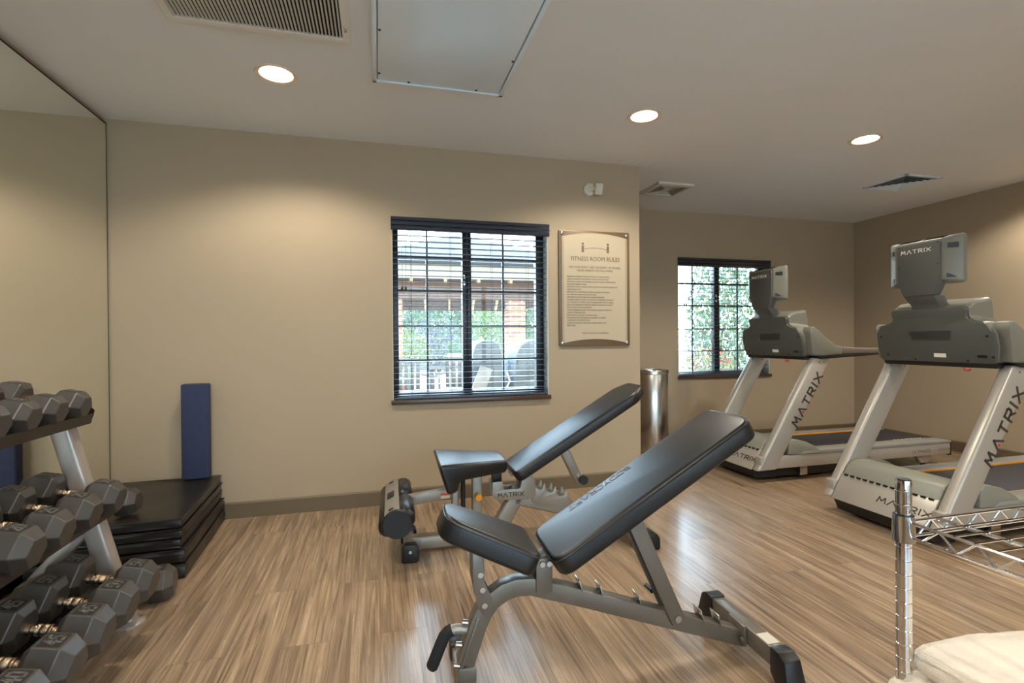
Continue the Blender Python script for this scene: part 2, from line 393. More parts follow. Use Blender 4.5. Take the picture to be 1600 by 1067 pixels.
def baseboard(name, a, b, nrm, label):
    a, b, n = Vector(a), Vector(b), Vector(nrm)
    prof = [(0, 0), (.013, 0), (.013, .092), (.008, .1), (0, .1)]
    bb = B(); bb.loft([[p+n*x+Vector((0, 0, z)) for x, z in prof] for p in (a, b)])
    return structure(bb.build(name, M_BASE, smooth=30), label, 'baseboard')
baseboard('baseboard_back', (XL, D, 0), (XC, D, 0), (0, -1, 0), 'brown baseboard under the near window')
baseboard('baseboard_return', (XC, D, 0), (XC, DA, 0), (1, 0, 0), 'brown baseboard on the return wall')
baseboard('baseboard_alcove', (XC, DA, 0), (XR, DA, 0), (0, -1, 0), 'brown baseboard along the alcove wall')
baseboard('baseboard_right', (XR, DA, 0), (XR, YF, 0), (-1, 0, 0), 'brown baseboard along the treadmill wall')

# mirror on the left wall
mr = thing('wall_mirror', 'large frameless wall mirror reaching almost to the ceiling beside the dumbbell rack', 'mirror', (XL, 1.2, .02))
B().box((-.010, -2.9, .0), (0, D-1.2-.012, 2.385)).build('mirror_glass', M_MIRROR, mr, smooth=0)
B().box((-.011, -2.9, 2.386), (.002, D-1.2-.012, 2.394)).build('top_channel', M_BLACKP, mr, smooth=0)
B().box((-.011, D-1.2-.012, 0), (.0005, D-1.2-.006, 2.394)).build('edge_strip', M_BLACKP, mr, smooth=0)

# windows -----------------------------------------------------------
def window(name, W, y, label, blabel, cords):
    x0, x1, z0, z1 = W; yf = y+.10
    fr = B(); t = .05
    fr.box((x0, yf, z0), (x0+.045, yf+.06, z1)); fr.box((x1-.062, yf, z0), (x1, yf+.06, z1))
    fr.box((x0, yf, z0), (x1, yf+.06, z0+.048)); fr.box((x0, yf, z1-.05), (x1, yf+.06, z1))
    f = structure(fr.build(name, M_BRONZE, bev=.003), label, 'window')
    w = x1-x0
    mu = B(); mu.box((x0+w*.444, yf-.012, z0+.02), (x0+w*.475, yf+.05, z1-.02)); mu.box((x0+w*.478, yf+.0, z0+.02), (x0+w*.505, yf+.05, z1-.02))
    mu.build('mullion', M_BRONZE, f, bev=.003)
    mt = B()
    for fx in (.22, .72): mt.box((x0+w*fx-.007, yf+.018, z0+.04), (x0+w*fx+.007, yf+.032, z1-.04))
    for z in (.967, 1.208, 1.462, 1.702): mt.box((x0+.04, yf+.019, z-.008), (x1-.06, yf+.031, z+.008))
    mt.build('muntins', M_BRONZE, f)
    B().box((x0+.04, yf+.034, z0+.04), (x0+w*.455, yf+.038, z1-.04)).build('pane', M_GLASS, f, smooth=0)
    B().box((x0+w*.49, yf+.034, z0+.04), (x1-.055, yf+.038, z1-.04)).build('pane', M_GLASS, f, smooth=0)
    lc = B(); lc.box((x0+w*.452, yf-.03, 1.55), (x0+w*.462, yf-.012, 1.58)); lc.box((x0+w*.452, yf-.03, 1.50), (x0+w*.462, yf-.012, 1.53))
    lc.build('latch', M_BOLT, f, bev=.002)
    rv = B(); rv.box((x0-.001, y+.002, z0), (x0+.004, y+.198, z1)); rv.box((x1-.004, y+.002, z0), (x1+.001, y+.198, z1)); rv.box((x0, y+.002, z1-.004), (x1, y+.198, z1+.001))
    rv.build('reveal', M_REVEAL, f, smooth=0)
    B().box((x0-.012, y-.022, z0-.026), (x1+.012, y+.12, z0+.004)).build('sill', M_GRANITE, f, bev=.003)
    # blind
    bl = thing('window_blind', blabel, 'blind', ((x0+x1)/2, y, z0))
    h = w/2; H = z1-z0
    vb = B()
    prof = [(-.012, H-.088), (-.018, H-.083), (-.018, H-.066), (-.012, H-.062), (-.012, H-.058), (-.019, H-.054), (-.019, H-.034), (-.012, H-.030), (-.012, H-.026), (-.018, H-.022), (-.018, H-.004), (-.012, H+.001), (0, H+.001), (0, H-.088)]
    vb.prism([(p[0]-.002, p[1]) for p in prof], -h-.006, h+.006, 'yz'); vb.build('valance', M_SLAT, bl, smooth=0)
    B().box((-h+.006, .003, H-.06), (h-.006, .055, H-.005)).build('headrail', M_SLAT, bl)
    sl = B(); zz = .105; k = 0
    while zz < H-.075:
        dx = .0022
        ring = lambda x: [Vector((x, .004, zz-.0010)), Vector((x, .028, zz+.0004)), Vector((x, .053, zz-.0010)), Vector((x, .053, zz+.0010)), Vector((x, .028, zz+.0024)), Vector((x, .004, zz+.0010))]
        sl.loft([ring(-h+.008), ring(h-.010)]); zz += .0395
    for q in (.030, .046, .062): sl.box((-h+.008, .004, q), (h-.010, .054, q+.003))
    sl.build('slats', M_BLADE, bl, smooth=0)
    B().box((-h+.008, .006, .006), (h-.010, .052, .020)).build('bottom_rail', M_BLADE, bl, bev=.003)
    cb = B()
    for fx in cords:
        for yy in (.003, .0555): cb.cyl((-h+w*fx, yy, .012), (-h+w*fx, yy, H-.06), .0011, 6)
    cb.build('ladder_cords', M_CORD, bl)
    cc = B()
    for fx in (.060, .082): cc.cyl((-h+w*fx, -.004, .78), (-h+w*fx, -.004, H-.08), .0012, 6)
    pc = cc.build('pull_cords', M_CORD, bl)
    tt = B()
    for fx in (.060, .082): tt.lathe([(.002, .03), (.006, .022), (.009, .004), (.004, 0)], Matrix.Translation((-h+w*fx, -.004, .752)), 12)
    tt.build('tassels', M_BLACKP, pc)
    return f, bl
window('window_1', W1, D, 'dark framed sliding window looking onto the patio gazebo', 'dark horizontal slat blind in the window beside the rules sign', (.115, .36, .625, .865))
window('window_2', W2, DA, 'dark framed sliding window behind the far treadmill', 'dark horizontal slat blind in the alcove window behind the far treadmill', (.115, .36, .64, .885))

# ------------------------------------------------------------------ ceiling fittings
def downlight(x, y, label, group=None):
    t = thing('recessed_downlight', label, 'ceiling light', (x, y, CE), 0, group)
    B().lathe([(.079, -.001), (.098, -.004), (.100, -.001), (.098, .002), (.083, .003), (.079, .002), (.079, -.001)], None, 40).build('trim_ring', M_TRIM, t)
    rf = B(); n = 32
    prof = [(.0795, .001), (.070, .03), (.055, .055)]
    rf.loft([[Vector((r*math.cos(q), r*math.sin(q), z)) for q in [2*math.pi*k/n for k in range(n)]] for r, z in prof], cap=False)
    rf.build('reflector', M_TRIM, t)
    B().lathe([(.070, .020), (.066, .014), (.03, .011), (.0, .010)], None, 32).build('lens', M_LENS, t, label='glowing warm lens')
    l = bpy.data.lights.new('downlight_lamp', 'SPOT'); l.energy = LAMP_W; l.color = LAMP_COL; l.spot_size = math.radians(146); l.spot_blend = .45; l.shadow_soft_size = .06
    lo = bpy.data.objects.new('downlight_lamp', l); COL.objects.link(lo); lo.parent = t; lo.location = (0, 0, -.012)
    return t
downlight(*LIGHTS[0], 'glowing recessed downlight beside the return air grille, nearest the mirror')
downlight(*LIGHTS[1], 'glowing recessed downlight between the access panel and the wall corner')
downlight(*LIGHTS[2], 'glowing recessed downlight before the square diffuser over the treadmills')
for p in LIGHTS[3:]:  # first one read off its wall scallop; the rest unseen, added for light
    downlight(*p, 'unseen recessed downlight outside the view', 'downlights behind the viewpoint')

g = thing('return_air_grille', 'white return air grille with fine louvers in the ceiling', 'air vent', (-.46, 2.06, CE))
x0, x1, y0, y1 = -.325, .325, -.29, .275
fr = B()
fr.loft([[Vector((x, y, z)) for x, y in ((x0-a, y0-a), (x1+a, y0-a), (x1+a, y1+a), (x0-a, y1+a))] for a, z in ((.034, 0), (.034, -.010), (.030, -.012), (.002, -.012), (0, -.010), (0, 0))], cap=False)
fr.build('frame', M_GRILLE, g, smooth=0)
B().box((x0-.002, y0-.002, -.002), (x1+.002, y1+.002, -.0005)).build('backing', M_DARKV, g, smooth=0)
lv = B(); n = 44
for i in range(n):
    x = x0+(i+.5)*(x1-x0)/n
    lv.loft([[Vector((x-.0042, y, -.011)), Vector((x-.0028, y, -.0115)), Vector((x+.0022, y, -.0025)), Vector((x+.0010, y, -.002))] for y in (y0, y1)])
lv.build('louvers', M_GRILLE, g, smooth=0)
fl = B()
def rect(a, z): return [Vector((x0-a, y0-a, z)), Vector((x1+a, y0-a, z)), Vector((x1+a, y1+a, z)), Vector((x0-a, y1+a, z))]
fl.loft([rect(.058, 0), rect(.058, -.004), rect(.034, -.004), rect(.034, 0)], cap=False)
fl.build('flange', M_CEIL, g, smooth=0)
B().box((x1+.010, y1-.10, -.016), (x1+.020, y1-.06, -.011)).build('latch', M_BOLT, g, bev=.002)

pnl = thing('ceiling_access_panel', 'pale metal access panel screwed to the ceiling beside the return air grille', 'access panel', (.325, 2.22, CE))
B().box((-.312, -.43, -.014), (.312, .425, -.004)).build('door_sheet', M_METALW, pnl, bev=.002)
fr = B()
for lo, hi in (((-.337, -.46, -.02), (-.317, .45, 0)), ((.317, -.46, -.02), (.337, .45, 0)), ((-.337, .43, -.02), (.337, .45, 0)), ((-.337, -.46, -.02), (.337, -.435, 0))): fr.box(lo, hi)
fr.build('frame', M_METALW, pnl, bev=.002)
sc = B()
for x, y in ((-.305, .36), (-.16, .415), (.19, .415), (-.305, 0), (.305, .1), (-.16, -.42), (.19, -.42)): sc.cyl((x, y, -.017), (x, y, -.012), .006, 12)
sc.build('screws', M_BLACKP, pnl)

fan = thing('exhaust_fan_grille', 'small square exhaust fan grille on the ceiling by the wall corner', 'air vent', (2.488, 4.01, CE))
fr = B(); a = .172; b = .135
fr.loft([[Vector((x*a, y*a, 0)) for x, y in ((-1, -1), (1, -1), (1, 1), (-1, 1))], [Vector((x*a, y*a, -.018)) for x, y in ((-1, -1), (1, -1), (1, 1), (-1, 1))], [Vector((x*b, y*b, -.024)) for x, y in ((-1, -1), (1, -1), (1, 1), (-1, 1))], [Vector((x*b, y*b, -.008)) for x, y in ((-1, -1), (1, -1), (1, 1), (-1, 1))]], cap=False)
fr.build('frame', M_WHITE, fan, smooth=0)
B().box((-.135, -.135, -.009), (.135, .135, -.006)).build('backing', M_DARKV, fan, smooth=0)
lv = B()
for i in range(8):
    q = .042+i*.012
    for lo, hi in (((-q, -q, -.013), (q, -q+.003, -.0105)), ((-q, q-.003, -.013), (q, q, -.0105)), ((-q, -q, -.013), (-q+.003, q, -.0105)), ((q-.003, -q, -.013), (q, q, -.0105))): lv.box(lo, hi)
lv.box((-.03, -.03, -.015), (.03, .03, -.010)); lv.build('grille_rings', M_WHITE, fan, smooth=0)

df = thing('supply_air_diffuser', 'square four way supply diffuser in the ceiling over the treadmills', 'air vent', (4.385, 3.375, CE))
fr = B(); a = .198
for lo, hi in (((-a, -a, -.010), (a, -a+.025, 0)), ((-a, a-.025, -.010), (a, a, 0)), ((-a, -a, -.010), (-a+.025, a, 0)), ((a-.025, -a, -.010), (a, a, 0))): fr.box(lo, hi)
fr.build('frame', M_METALW, df, bev=.002)
B().box((-.175, -.175, -.003), (.175, .175, -.001)).build('backing', M_DARKV, df, smooth=0)
lv = B()
for i in range(5):
    o_, i_ = .172-i*.034, .172-i*.034-.024
    def sq(k, z): return [Vector((x*k, y*k, z)) for x, y in ((-1, -1), (1, -1), (1, 1), (-1, 1))]
    lv.loft([sq(o_, -.016), sq(max(i_, .01), -.005), sq(max(i_, .01), -.0035), sq(o_, -.0145)], cap=False, closed=True)
lv.build('louvers', M_METALW, df, smooth=0)

# ------------------------------------------------------------------ things on the walls
sg = thing('fitness_rules_sign', 'framed cream sign with fitness room rules on the wall beside the near window', 'sign', (1.582, D, 1.487))
hw, hh = .287, .431
B().prism(rounded([(-hw, -hh), (hw, -hh), (hw, hh), (-hw, hh)], .012), -.014, -.002, 'xz').build('board', M_SIGNB, sg, bev=.002)
def arc(x0, x1, ze, za, n=18): return [(x0+(x1-x0)*i/n, za+(ze-za)*((2*i/n-1)**2)) for i in range(n+1)]
top = hh-.057*2*hh; ta = hh-.020*2*hh; bot = -hh+.026*2*hh; ba = -hh+.062*2*hh
poly = arc(-.262, .262, top, ta)+list(reversed(arc(-.262, .262, bot, ba)))
B().prism(poly, -.018, -.012, 'xz').build('face_panel', M_SIGNF, sg, smooth=0)
for x in (-.253, .253):
    ln = B(); ln.box((x-.0012, -.0186, bot+.01), (x+.0012, -.0178, top-.005)); ln.build('border_line', M_SIGNT, sg, smooth=0)
lo = B()
for x in (-.098, .105):
    zc = hh-.148*2*hh
    lo.box((x-.008, -.019, zc+.022), (x+.008, -.0178, zc+.036))
    for q in (-1, 0, 1): lo.box((x-.009+.0065*(q+1), -.019, zc-.034), (x-.004+.0065*(q+1), -.0178, zc+.016))
for (xa, za), (xb, zb) in zip(arc(-.086, .093, hh-.160*2*hh, hh-.148*2*hh)[:-1], arc(-.086, .093, hh-.160*2*hh, hh-.148*2*hh)[1:]): lo.bar((xa, -.0184, za), (xb, -.0184, zb), .001, .003)
lo.build('emblem', M_SIGNT, sg, smooth=0)
def fz(f): return hh-f*2*hh
tx = B(); tx.text('FITNESS ROOM RULES', (.004, -.0184, fz(.262)), (1, 0, 0), (0, 0, 1), .047, align='CENTER', xs=.86); tx.build('title', M_SIGNT, sg, smooth=0)
tx = B(); tx.text('FOR YOUR SAFETY, AND THE SAFETY OF OTHERS,', (.0, -.0184, fz(.325)), (1, 0, 0), (0, 0, 1), .0215, align='CENTER', xs=.86)
tx.text('PLEASE OBSERVE THE FOLLOWING:', (.0, -.0184, fz(.353)), (1, 0, 0), (0, 0, 1), .0215, align='CENTER', xs=.86); tx.build('subtitle', M_SIGNT, sg, smooth=0)
RULES = ['INDIVIDUALS UTILIZING THIS FACILITY DO SO AT THEIR OWN RISK.', 'CARDIO EQUIPMENT IS PROVIDED FOR USE BY OUR GUESTS ONLY.', 'INDIVIDUALS SHOULD STOP EXERCISING IF DIZZY OR FAINT. WHEN UNSURE,',
 'PLEASE SEEK EMERGENCY HELP.', 'INDIVIDUALS SHOULD CONSULT WITH A DOCTOR OR OTHER PROVIDER AS TO', 'THEIR FITNESS TO USE.', 'IMPROPER USE OF EQUIPMENT MAY RESULT IN INJURY. PLEASE READ',
 'ALL OPERATING INSTRUCTIONS ATTENTIVELY.', 'APPROPRIATE ATHLETIC WEAR AND SHOES ARE REQUIRED.', 'CHILDREN UNDER THE AGE OF 16 MUST BE ACCOMPANIED BY AN ADULT.', 'AS A COURTESY TO OTHERS, PLEASE USE HEADPHONES WITH ALL AUDIO.',
 'USE OF THE EQUIPMENT BY PERSONS UNDER THE INFLUENCE OF DRUGS', 'OR ALCOHOL IS NOT RECOMMENDED.', 'FOR THE OPERATING HOURS OF THE FITNESS CENTER OR TO RENT IT,', 'CONTACT THE FRONT DESK.', 'FIRST AID KIT IS LOCATED AT THE FRONT DESK.',
 'PLEASE REPORT ANY DISTURBANCE, EQUIPMENT, OR UNSAFE', 'CONDITIONS TO THE FRONT DESK.', 'SHOULD YOU NEED ANY ASSISTANCE, PLEASE CONTACT THE', 'FRONT DESK.']
tx = B()
for i, r_ in enumerate(RULES): tx.text(r_, (-.226, -.0183, fz(.404+i*.0222)), (1, 0, 0), (0, 0, 1), .0146, align='LEFT', xs=.76)
tx.text('THANK YOU FOR YOUR COOPERATION.', (0, -.0183, fz(.892)), (1, 0, 0), (0, 0, 1), .0146, align='CENTER', xs=.8)
tx.build('rules_print', M_SIGNT, sg, smooth=0)
for x, z in ((-hw+.025, hh-.025), (hw-.025, hh-.025), (-hw+.025, -hh+.025), (hw-.025, -hh+.025)):
    B().lathe([(.013, 0), (.013, .004), (.010, .007), (.004, .008), (0, .008)], Matrix.Translation((x, -.014, z)) @ Matrix.Rotation(math.pi/2, 4, 'X'), 18).build('standoff_screw', M_BOLT, sg)

ms = thing('motion_sensor', 'small white motion sensor on the wall above the rules sign', 'sensor', (1.545, D, 2.227))
B().lathe([(.050, 0), (.050, .010), (.046, .020), (.030, .026), (0, .027)], Matrix.Rotation(math.pi/2, 4, 'X'), 28).build('base', M_WHITE, ms)
B().box((-.028, -.036, -.042), (.028, .020, .042), Matrix.Translation((.060, -.050, -.006)) @ Euler((math.radians(8), math.radians(7), math.radians(-32))).to_matrix().to_4x4()).build('sensor_head', M_WHITE, ms, bev=.009, seg=3)
B().tube([(.0, -.015, 0), (.025, -.035, 0), (.045, -.04, -.004)], .015, 12).build('swivel_arm', M_WHITE, ms)

# ------------------------------------------------------------------ stainless bin
bn = thing('trash_bin', 'tall brushed stainless steel trash bin behind the wall corner', 'bin', (2.585, 4.43, 0))
B().lathe([(.0, .0), (.135, .0), (.150, .02), (.150, .785), (.146, .79), (.143, .785), (.143, .03), (0, .03)], None, 48).build('body', M_STAIN, bn)
B().lathe([(.150, .765), (.155, .770), (.155, .800), (.152, .806), (.140, .806), (.138, .80), (.138, .77), (.143, .765), (.150, .765)], None, 48).build('rim', M_STAIN, bn)

# ------------------------------------------------------------------ mats + foam block
MZ = [0, .075, .140, .190, .237, .285]
labels = ['thick black vinyl mat lying on the floor, bottom of the stack', 'black vinyl mat, second from the bottom of the stack', 'black vinyl mat in the middle of the five mat stack', 'black vinyl mat directly under the topmost mat', 'topmost black vinyl mat carrying the blue foam block']
for i in range(5):
    e = [.012, .010, -.004, 0, -.004][i]
    m_ = thing('exercise_mat', labels[i], 'mat', (-1.215, 3.09, MZ[i]), math.radians([3.3, 3.4, 3.0, 3.3, 3.2][i]), 'black mats stacked in the corner')
    hx, hy = .297+e, .405+e*.5; H = MZ[i+1]-MZ[i]-.003
    b = B(); b.box((-hx, -hy, .002), (hx, hy, H))
    es = list(b.bm.edges); bmesh.ops.subdivide_edges(b.bm, edges=es, cuts=9, use_grid_fill=True)
    for v in b.bm.verts:
        if v.co.z > H*.5: v.co.z += .0035*math.sin(v.co.x*17+i)*math.cos(v.co.y*13+i*2)-.002
        ed_ = max(abs(v.co.x)/hx, abs(v.co.y)/hy)
        if ed_ > .98 and .2*H < v.co.z < .8*H:
            k = 1+.012*math.sin(v.co.y*21+v.co.x*17+i); v.co.x *= k; v.co.y *= k
    b.build('cover', M_MAT, m_, bev=.006, seg=2, ang=50)
    sm = B(); q = .001
    for z in (H-.002,): sm.tube([(-hx-q, -hy-q, z), (hx+q, -hy-q, z), (hx+q, hy+q, z), (-hx-q, hy+q, z)], .0028, 6, closed=True)
    sm.build('piping', M_MAT, m_)
fb = thing('foam_block', 'dark blue foam block standing upright on the black mats against the wall', 'foam block', (-1.065, 3.462, .286))
b = B(); b.box((-.073, -.034, 0), (.073, .034, .572)); b.build('block', M_BLUE, fb, bev=.010, seg=3)

# ------------------------------------------------------------------ dumbbell rack
TILT = math.radians(12); tx_, tz_ = math.cos(TILT), -math.sin(TILT)      # along-tray direction (towards the room)
TIERS = [  # tray surface middle x,z ; half depth ; y range
    ((-1.221, .849), .125), ((-1.107, .491), .105), ((-1.005, .152), .105)]
rk = thing('dumbbell_rack', 'three tier steel dumbbell rack with sloping trays in front of the mirror', 'rack', (-1.1, 1.6, 0))
def L_(x, y, z): return (x+1.1, y-1.6, z)
for (cx, cz), hd in TIERS:
    pr = []
    def P(a, n): return (cx+tx_*a-tz_*n*1, cz+tz_*a+tx_*n)
    # outline of a shallow channel with front and back lips
    out = [P(-hd, .03), P(-hd, -.006), P(hd, -.006), P(hd, -.030), P(hd+.004, -.030), P(hd+.004, .010), P(hd, .010), P(hd, 0), P(-hd+.004, 0), P(-hd+.004, .03)]
    b = B(); b.prism([(p[0]+1.1, p[1]) for p in out], .70-1.6, 2.375-1.6, 'xz'); tr = b.build('tray', M_TRAY, rk, smooth=0)
    e = B(); e.prism([(p[0]+1.1, p[1]) for p in (P(-hd, -.006), P(hd+.004, -.006), P(hd+.004, .022), P(hd-.02, .040), P(-hd, .040))], 2.375-1.6, 2.380-1.6, 'xz'); e.build('end_lip', M_TRAY, tr, smooth=0)
    lin_ = B(); lin_.prism([(p[0]+1.1, p[1]) for p in (P(-hd+.006, .0005), P(hd-.002, .0005), P(hd-.002, .0025), P(-hd+.006, .0025))], .70-1.6, 2.37-1.6, 'xz'); lin_.build('rubber_liner', M_BLACKP, tr, smooth=0)
for yy in (2.325, .78):
    b = B(); sec = []
    p0, p1 = Vector((-.968, yy, .012)), Vector((-1.185, yy, .835))
    t = (p1-p0).normalized(); a = Vector((0, 1, 0)); c = t.cross(a)
    def ring(p): return [Vector(L_(*(p+a*math.copysign(abs(math.cos(q))**.5, math.cos(q))*.032+c*math.copysign(abs(math.sin(q))**.5, math.sin(q))*.036))) for q in [2*math.pi*k/28 for k in range(28)]]
    b.loft([ring(p0), ring(p1)]); b.build('upright', M_RACKP, rk)
    B().sweep([L_(-1.075, yy, .42), L_(-1.23, yy, .245), L_(-1.42, yy, .012)], .055, .05).build('rear_leg', M_RACKP, rk, bev=.008)
    B().lathe([(.055, 0), (.055, .008), (.042, .016), (.030, .022), (.026, .05), (0, .05)], Matrix.Translation(L_(-.958, yy, 0)), 28).build('foot', M_RACKP, rk)
    B().lathe([(.05, 0), (.05, .008), (.035, .016), (0, .016)], Matrix.Translation(L_(-1.425, yy, 0)), 20).build('foot', M_RACKP, rk)
b = B(); b.bar(L_(-1.43, .78, .06), L_(-1.43, 2.325, .06), .05, .05, (1, 0, 0)); b.build('rear_crossbar', M_RACKP, rk, bev=.006)

def dumbbell(label, W, hl, sep, num, group=None):
    """axis along local x, hexagon flat side up, centre at origin"""
    t = thing('dumbbell', label, 'dumbbell', (0, 0, 0), 0, group)
    R = W/2/math.cos(math.pi/6)
    def hexa(x, k): return [Vector((x, R*k*math.cos(a), R*k*math.sin(a))) for a in [math.pi/3*j for j in range(6)]]
    for s in (-1, 1):
        xi, xo = s*(sep/2-hl/2), s*(sep/2+hl/2)
        b = B(); rings = [hexa(xi, .70), hexa(xi+s*hl*.15, 1.0), hexa(xi+s*hl*.70, 1.0), hexa(xo, .66)]
        b.loft(rings); h = b.build('head', M_RUBBER, t, bev=.0022, seg=1, smooth=10)
        xc = xi+s*hl*.425; z = W/2
        b = B(); b.box((xc-hl*.215, -R*.39, z-.001), (xc+hl*.215, R*.39, z+.0006)); pl = b.build('number_plate', M_NUMPLATE, h, smooth=0)
        if num:
            hgt = hl*.28; tw = sum(GLY[c][0] for c in num)*hgt*.8+.3*hgt*.8*(len(num)-1)
            b = B(); b.strokes(num, (xc+hgt/2, -tw/2, z+.0006), (0, 1, 0), (-1, 0, 0), hgt, hgt*.20, gap=.3, lift=.001, wide=.8)
            # numerals belong to the plate mesh
            me2 = bpy.data.meshes.new('tmp'); b.bm.to_mesh(me2); b.bm.free()
            bm = bmesh.new(); bm.from_mesh(pl.data); n0 = len(bm.faces); bm.from_mesh(me2); bm.faces.ensure_lookup_table()
            for f in bm.faces[n0:]: f.material_index = 1
            bm.to_mesh(pl.data); bm.free(); pl.data.materials.append(M_NUM); bpy.data.meshes.remove(me2)
    g2 = sep/2-hl/2; k = W/.14
    pr = [(.0, -g2-.004), (.016*k, -g2-.004), (.0165*k, -g2+.012), (.012*k, -g2+.014), (.0115*k, -g2+.024), (.017*k, -g2+.026), (.0175*k, -g2+.034), (.0155*k, -g2+.036), (.018*k, 0)]
    pr = pr+[(r, -z) for r, z in reversed(pr[:-1])]
    B().lathe(pr, Matrix.Rotation(math.pi/2, 4, 'Y'), 20).build('handle', M_GRIPCH, t, smooth=50)
    return t
ORD = ['at the end by the mats', 'second from the end by the mats', 'third from the end by the mats', 'fourth from the end by the mats', 'fifth from the end by the mats']
def fill(tier, W, hl, sep, ys, nums, xf, zf, name):
    protos = {}
    for i, (y, n) in enumerate(zip(ys, nums)):
        lab = 'black hex dumbbell on the %s, %s' % (name, ORD[i])
        if n in protos: o = copy_tree(protos[n]); o['label'] = lab
        else: o = protos[n] = dumbbell(lab, W, hl, sep, n, 'dumbbells on the '+name)
        o['group'] = 'dumbbells on the '+name
        o.location = (xf-tx_*sep/2, y, zf-tz_*sep/2); o.rotation_euler = (0, TILT, 0)
fill(0, .105, .096, .192, (2.285, 2.132, 1.985, 1.84), ('15', '15', '12', '10'), -1.120, .878, 'top tray')
fill(1, .121, .112, .200, (2.245, 2.072, 1.905, 1.755), ('30', '25', '25', '20'), -1.002, .527, 'middle tray')
fill(2, .141, .124, .216, (2.195, 2.025, 1.858, 1.690, 1.525), ('50', '50', '45', '45', '40'), -.882, .215, 'bottom tray')
o = dumbbell('black hex dumbbell lying on top of the black mat stack', .118, .10, .196, '20'); o.location = (-1.265, 2.83, .288+.0595); o.rotation_euler = (0, 0, math.radians(-2))
o = dumbbell('black hex dumbbell on the floor between the bottom tray and the mats', .135, .108, .21, '40'); o.location = (-1.02, 2.50, .068); o.rotation_euler = (0, 0, math.radians(8))

# ------------------------------------------------------------------ benches
def pad(name, parent, outline, thick, o, ang, bev=.014, piping=True, lettering=None):
    """outline: polygon (p along, q across); top face through o, sloping by ang in the x-z plane"""
    M = Matrix.Translation(Vector(o)) @ Matrix.Rotation(-ang, 4, 'Y')
    b = B(); b.prism(outline, -thick, 0, 'xy'); bmesh.ops.transform(b.bm, matrix=M, verts=b.bm.verts)
    ob = b.build(name, M_VINYL, parent, bev=bev, seg=4, ang=60, smooth=50)
    if piping:
        cx = sum(p[0] for p in outline)/len(outline); cy = sum(p[1] for p in outline)/len(outline)
        b = B(); b.tube([M @ Vector((p[0], p[1], -bev*.75)) for p in outline], .0030, 6, closed=True); b.build('piping', M_PIPING, ob)
    return ob, M

AX = thing('weight_bench', 'champagne grey weight bench with grey lettering on its black back pad', 'bench', (0, 1.60, 0), math.radians(-3))
w = .135
bp_, MB_ = pad('back_pad', AX, rounded([(0, -w), (.80, -w*.97), (.80, w*.97), (0, w)], .055, 6), .068, (.512, 0, .440), math.radians(30.9))
lt = B()
h_ = .025; s0 = .412
lt.strokes('BODYCRAFT', MB_ @ Vector((s0, .110, .0004)), MB_.to_3x3() @ Vector((-1, 0, 0)), MB_.to_3x3() @ Vector((0, -1, 0)), h_, .0034, gap=.34, lift=.0005)
lt.build('lettering', mat('grey_lettering', (104, 98, 98), .7), bp_, smooth=0, label='grey stitched lettering')
pad('seat_pad', AX, rounded([(0, -.088), (.315, -.132), (.315, .132), (0, .088)], [.06, .045, .045, .06], 6), .072, (.200, 0, .587), math.radians(-24.2))
b = B(); b.sweep([(1.245, 0, .052), (.60, 0, .278), (.53, 0, .300), (.475, 0, .319), (.425, 0, .322), (.385, 0, .312), (.345, 0, .287), (.318, 0, .252), (.300, 0, .215), (.258, 0, .095)], .052, .056)
b.build('spine_tube', M_STEELG, AX, bev=.005, seg=2, ang=50, smooth=35)
b = B()
for y in (-.030, .030): b.box((.486, y-.003, .300), (.540, y+.003, .412))
b.box((.486, -.03, .300), (.540, .03, .306)); b.build('hinge_bracket', M_STEELG, AX, bev=.002)
b = B(); b.bar((.50, 0, .400), (.75, 0, .546), .05, .025); b.build('back_support_rail', M_STEELG, AX, bev=.003)
b = B(); b.bar((.22, 0, .500), (.50, 0, .378), .05, .022); b.build('seat_support_rail', M_STEELG, AX, bev=.003)
b = B()
for y in (-.033, .033):
    b.prism(rounded([(.280, .455), (.318, .440), (.318, .360), (.344, .300), (.337, .262), (.315, .252), (.296, .285), (.282, .36)], .01, 3), y-.003, y+.003, 'xz')
b.build('seat_adjuster_plates', M_STEELG, AX, bev=.0015)
for (x, z, r) in ((.505, .395, .009), (.528, .395, .009), (.306, .382, .009), (.312, .335, .009), (.318, .285, .009), (.978, .163, .012)):
    b = B(); b.cyl((x, -.041, z), (x, .041, z), r, 10); b.build('bolt', M_BOLT, AX)
b = B()
pass
for (x, z) in ((.646, .280), (.718, .254), (.855, .206), (1.085, .130), (1.152, .106)):
    b = B()
    b.box((-.0035, -.026, 0), (.0, .026, .046), Matrix.Translation((x, 0, z)) @ Matrix.Rotation(math.radians(-14), 4, 'Y'))
    b.box((-.022, -.026, .0), (.0, .026, .0035), Matrix.Translation((x, 0, z-.001)) @ Matrix.Rotation(math.radians(19), 4, 'Y'))
    b.build('angle_stop', M_BOLT, AX, bev=.001)
b = B()
for y in (-.031, .031): b.bar((.812, y, .535), (.985, y, .150), .006, .052)
b.bar((.812, .0, .535), (.955, 0, .215), .056, .006); b.build('support_strut', M_STEELG, AX, bev=.002)
b = B(); b.cyl((.918, .030, .232), (.918, .075, .232), .008, 12); b.build('stop_pin', M_BLACKP, AX)
b = B(); b.bar((1.262, -.175, .075), (1.262, .175, .075), .050, .062, (1, 0, 0)); b.build('rear_foot_bar', M_STEELG, AX, bev=.005)
b = B(); b.box((1.225, -.045, .040), (1.236, .045, .110)); b.cyl((1.215, -.04, .062), (1.225, -.04, .062), .010, 10); b.build('foot_plate', M_STEELG, AX, bev=.002)
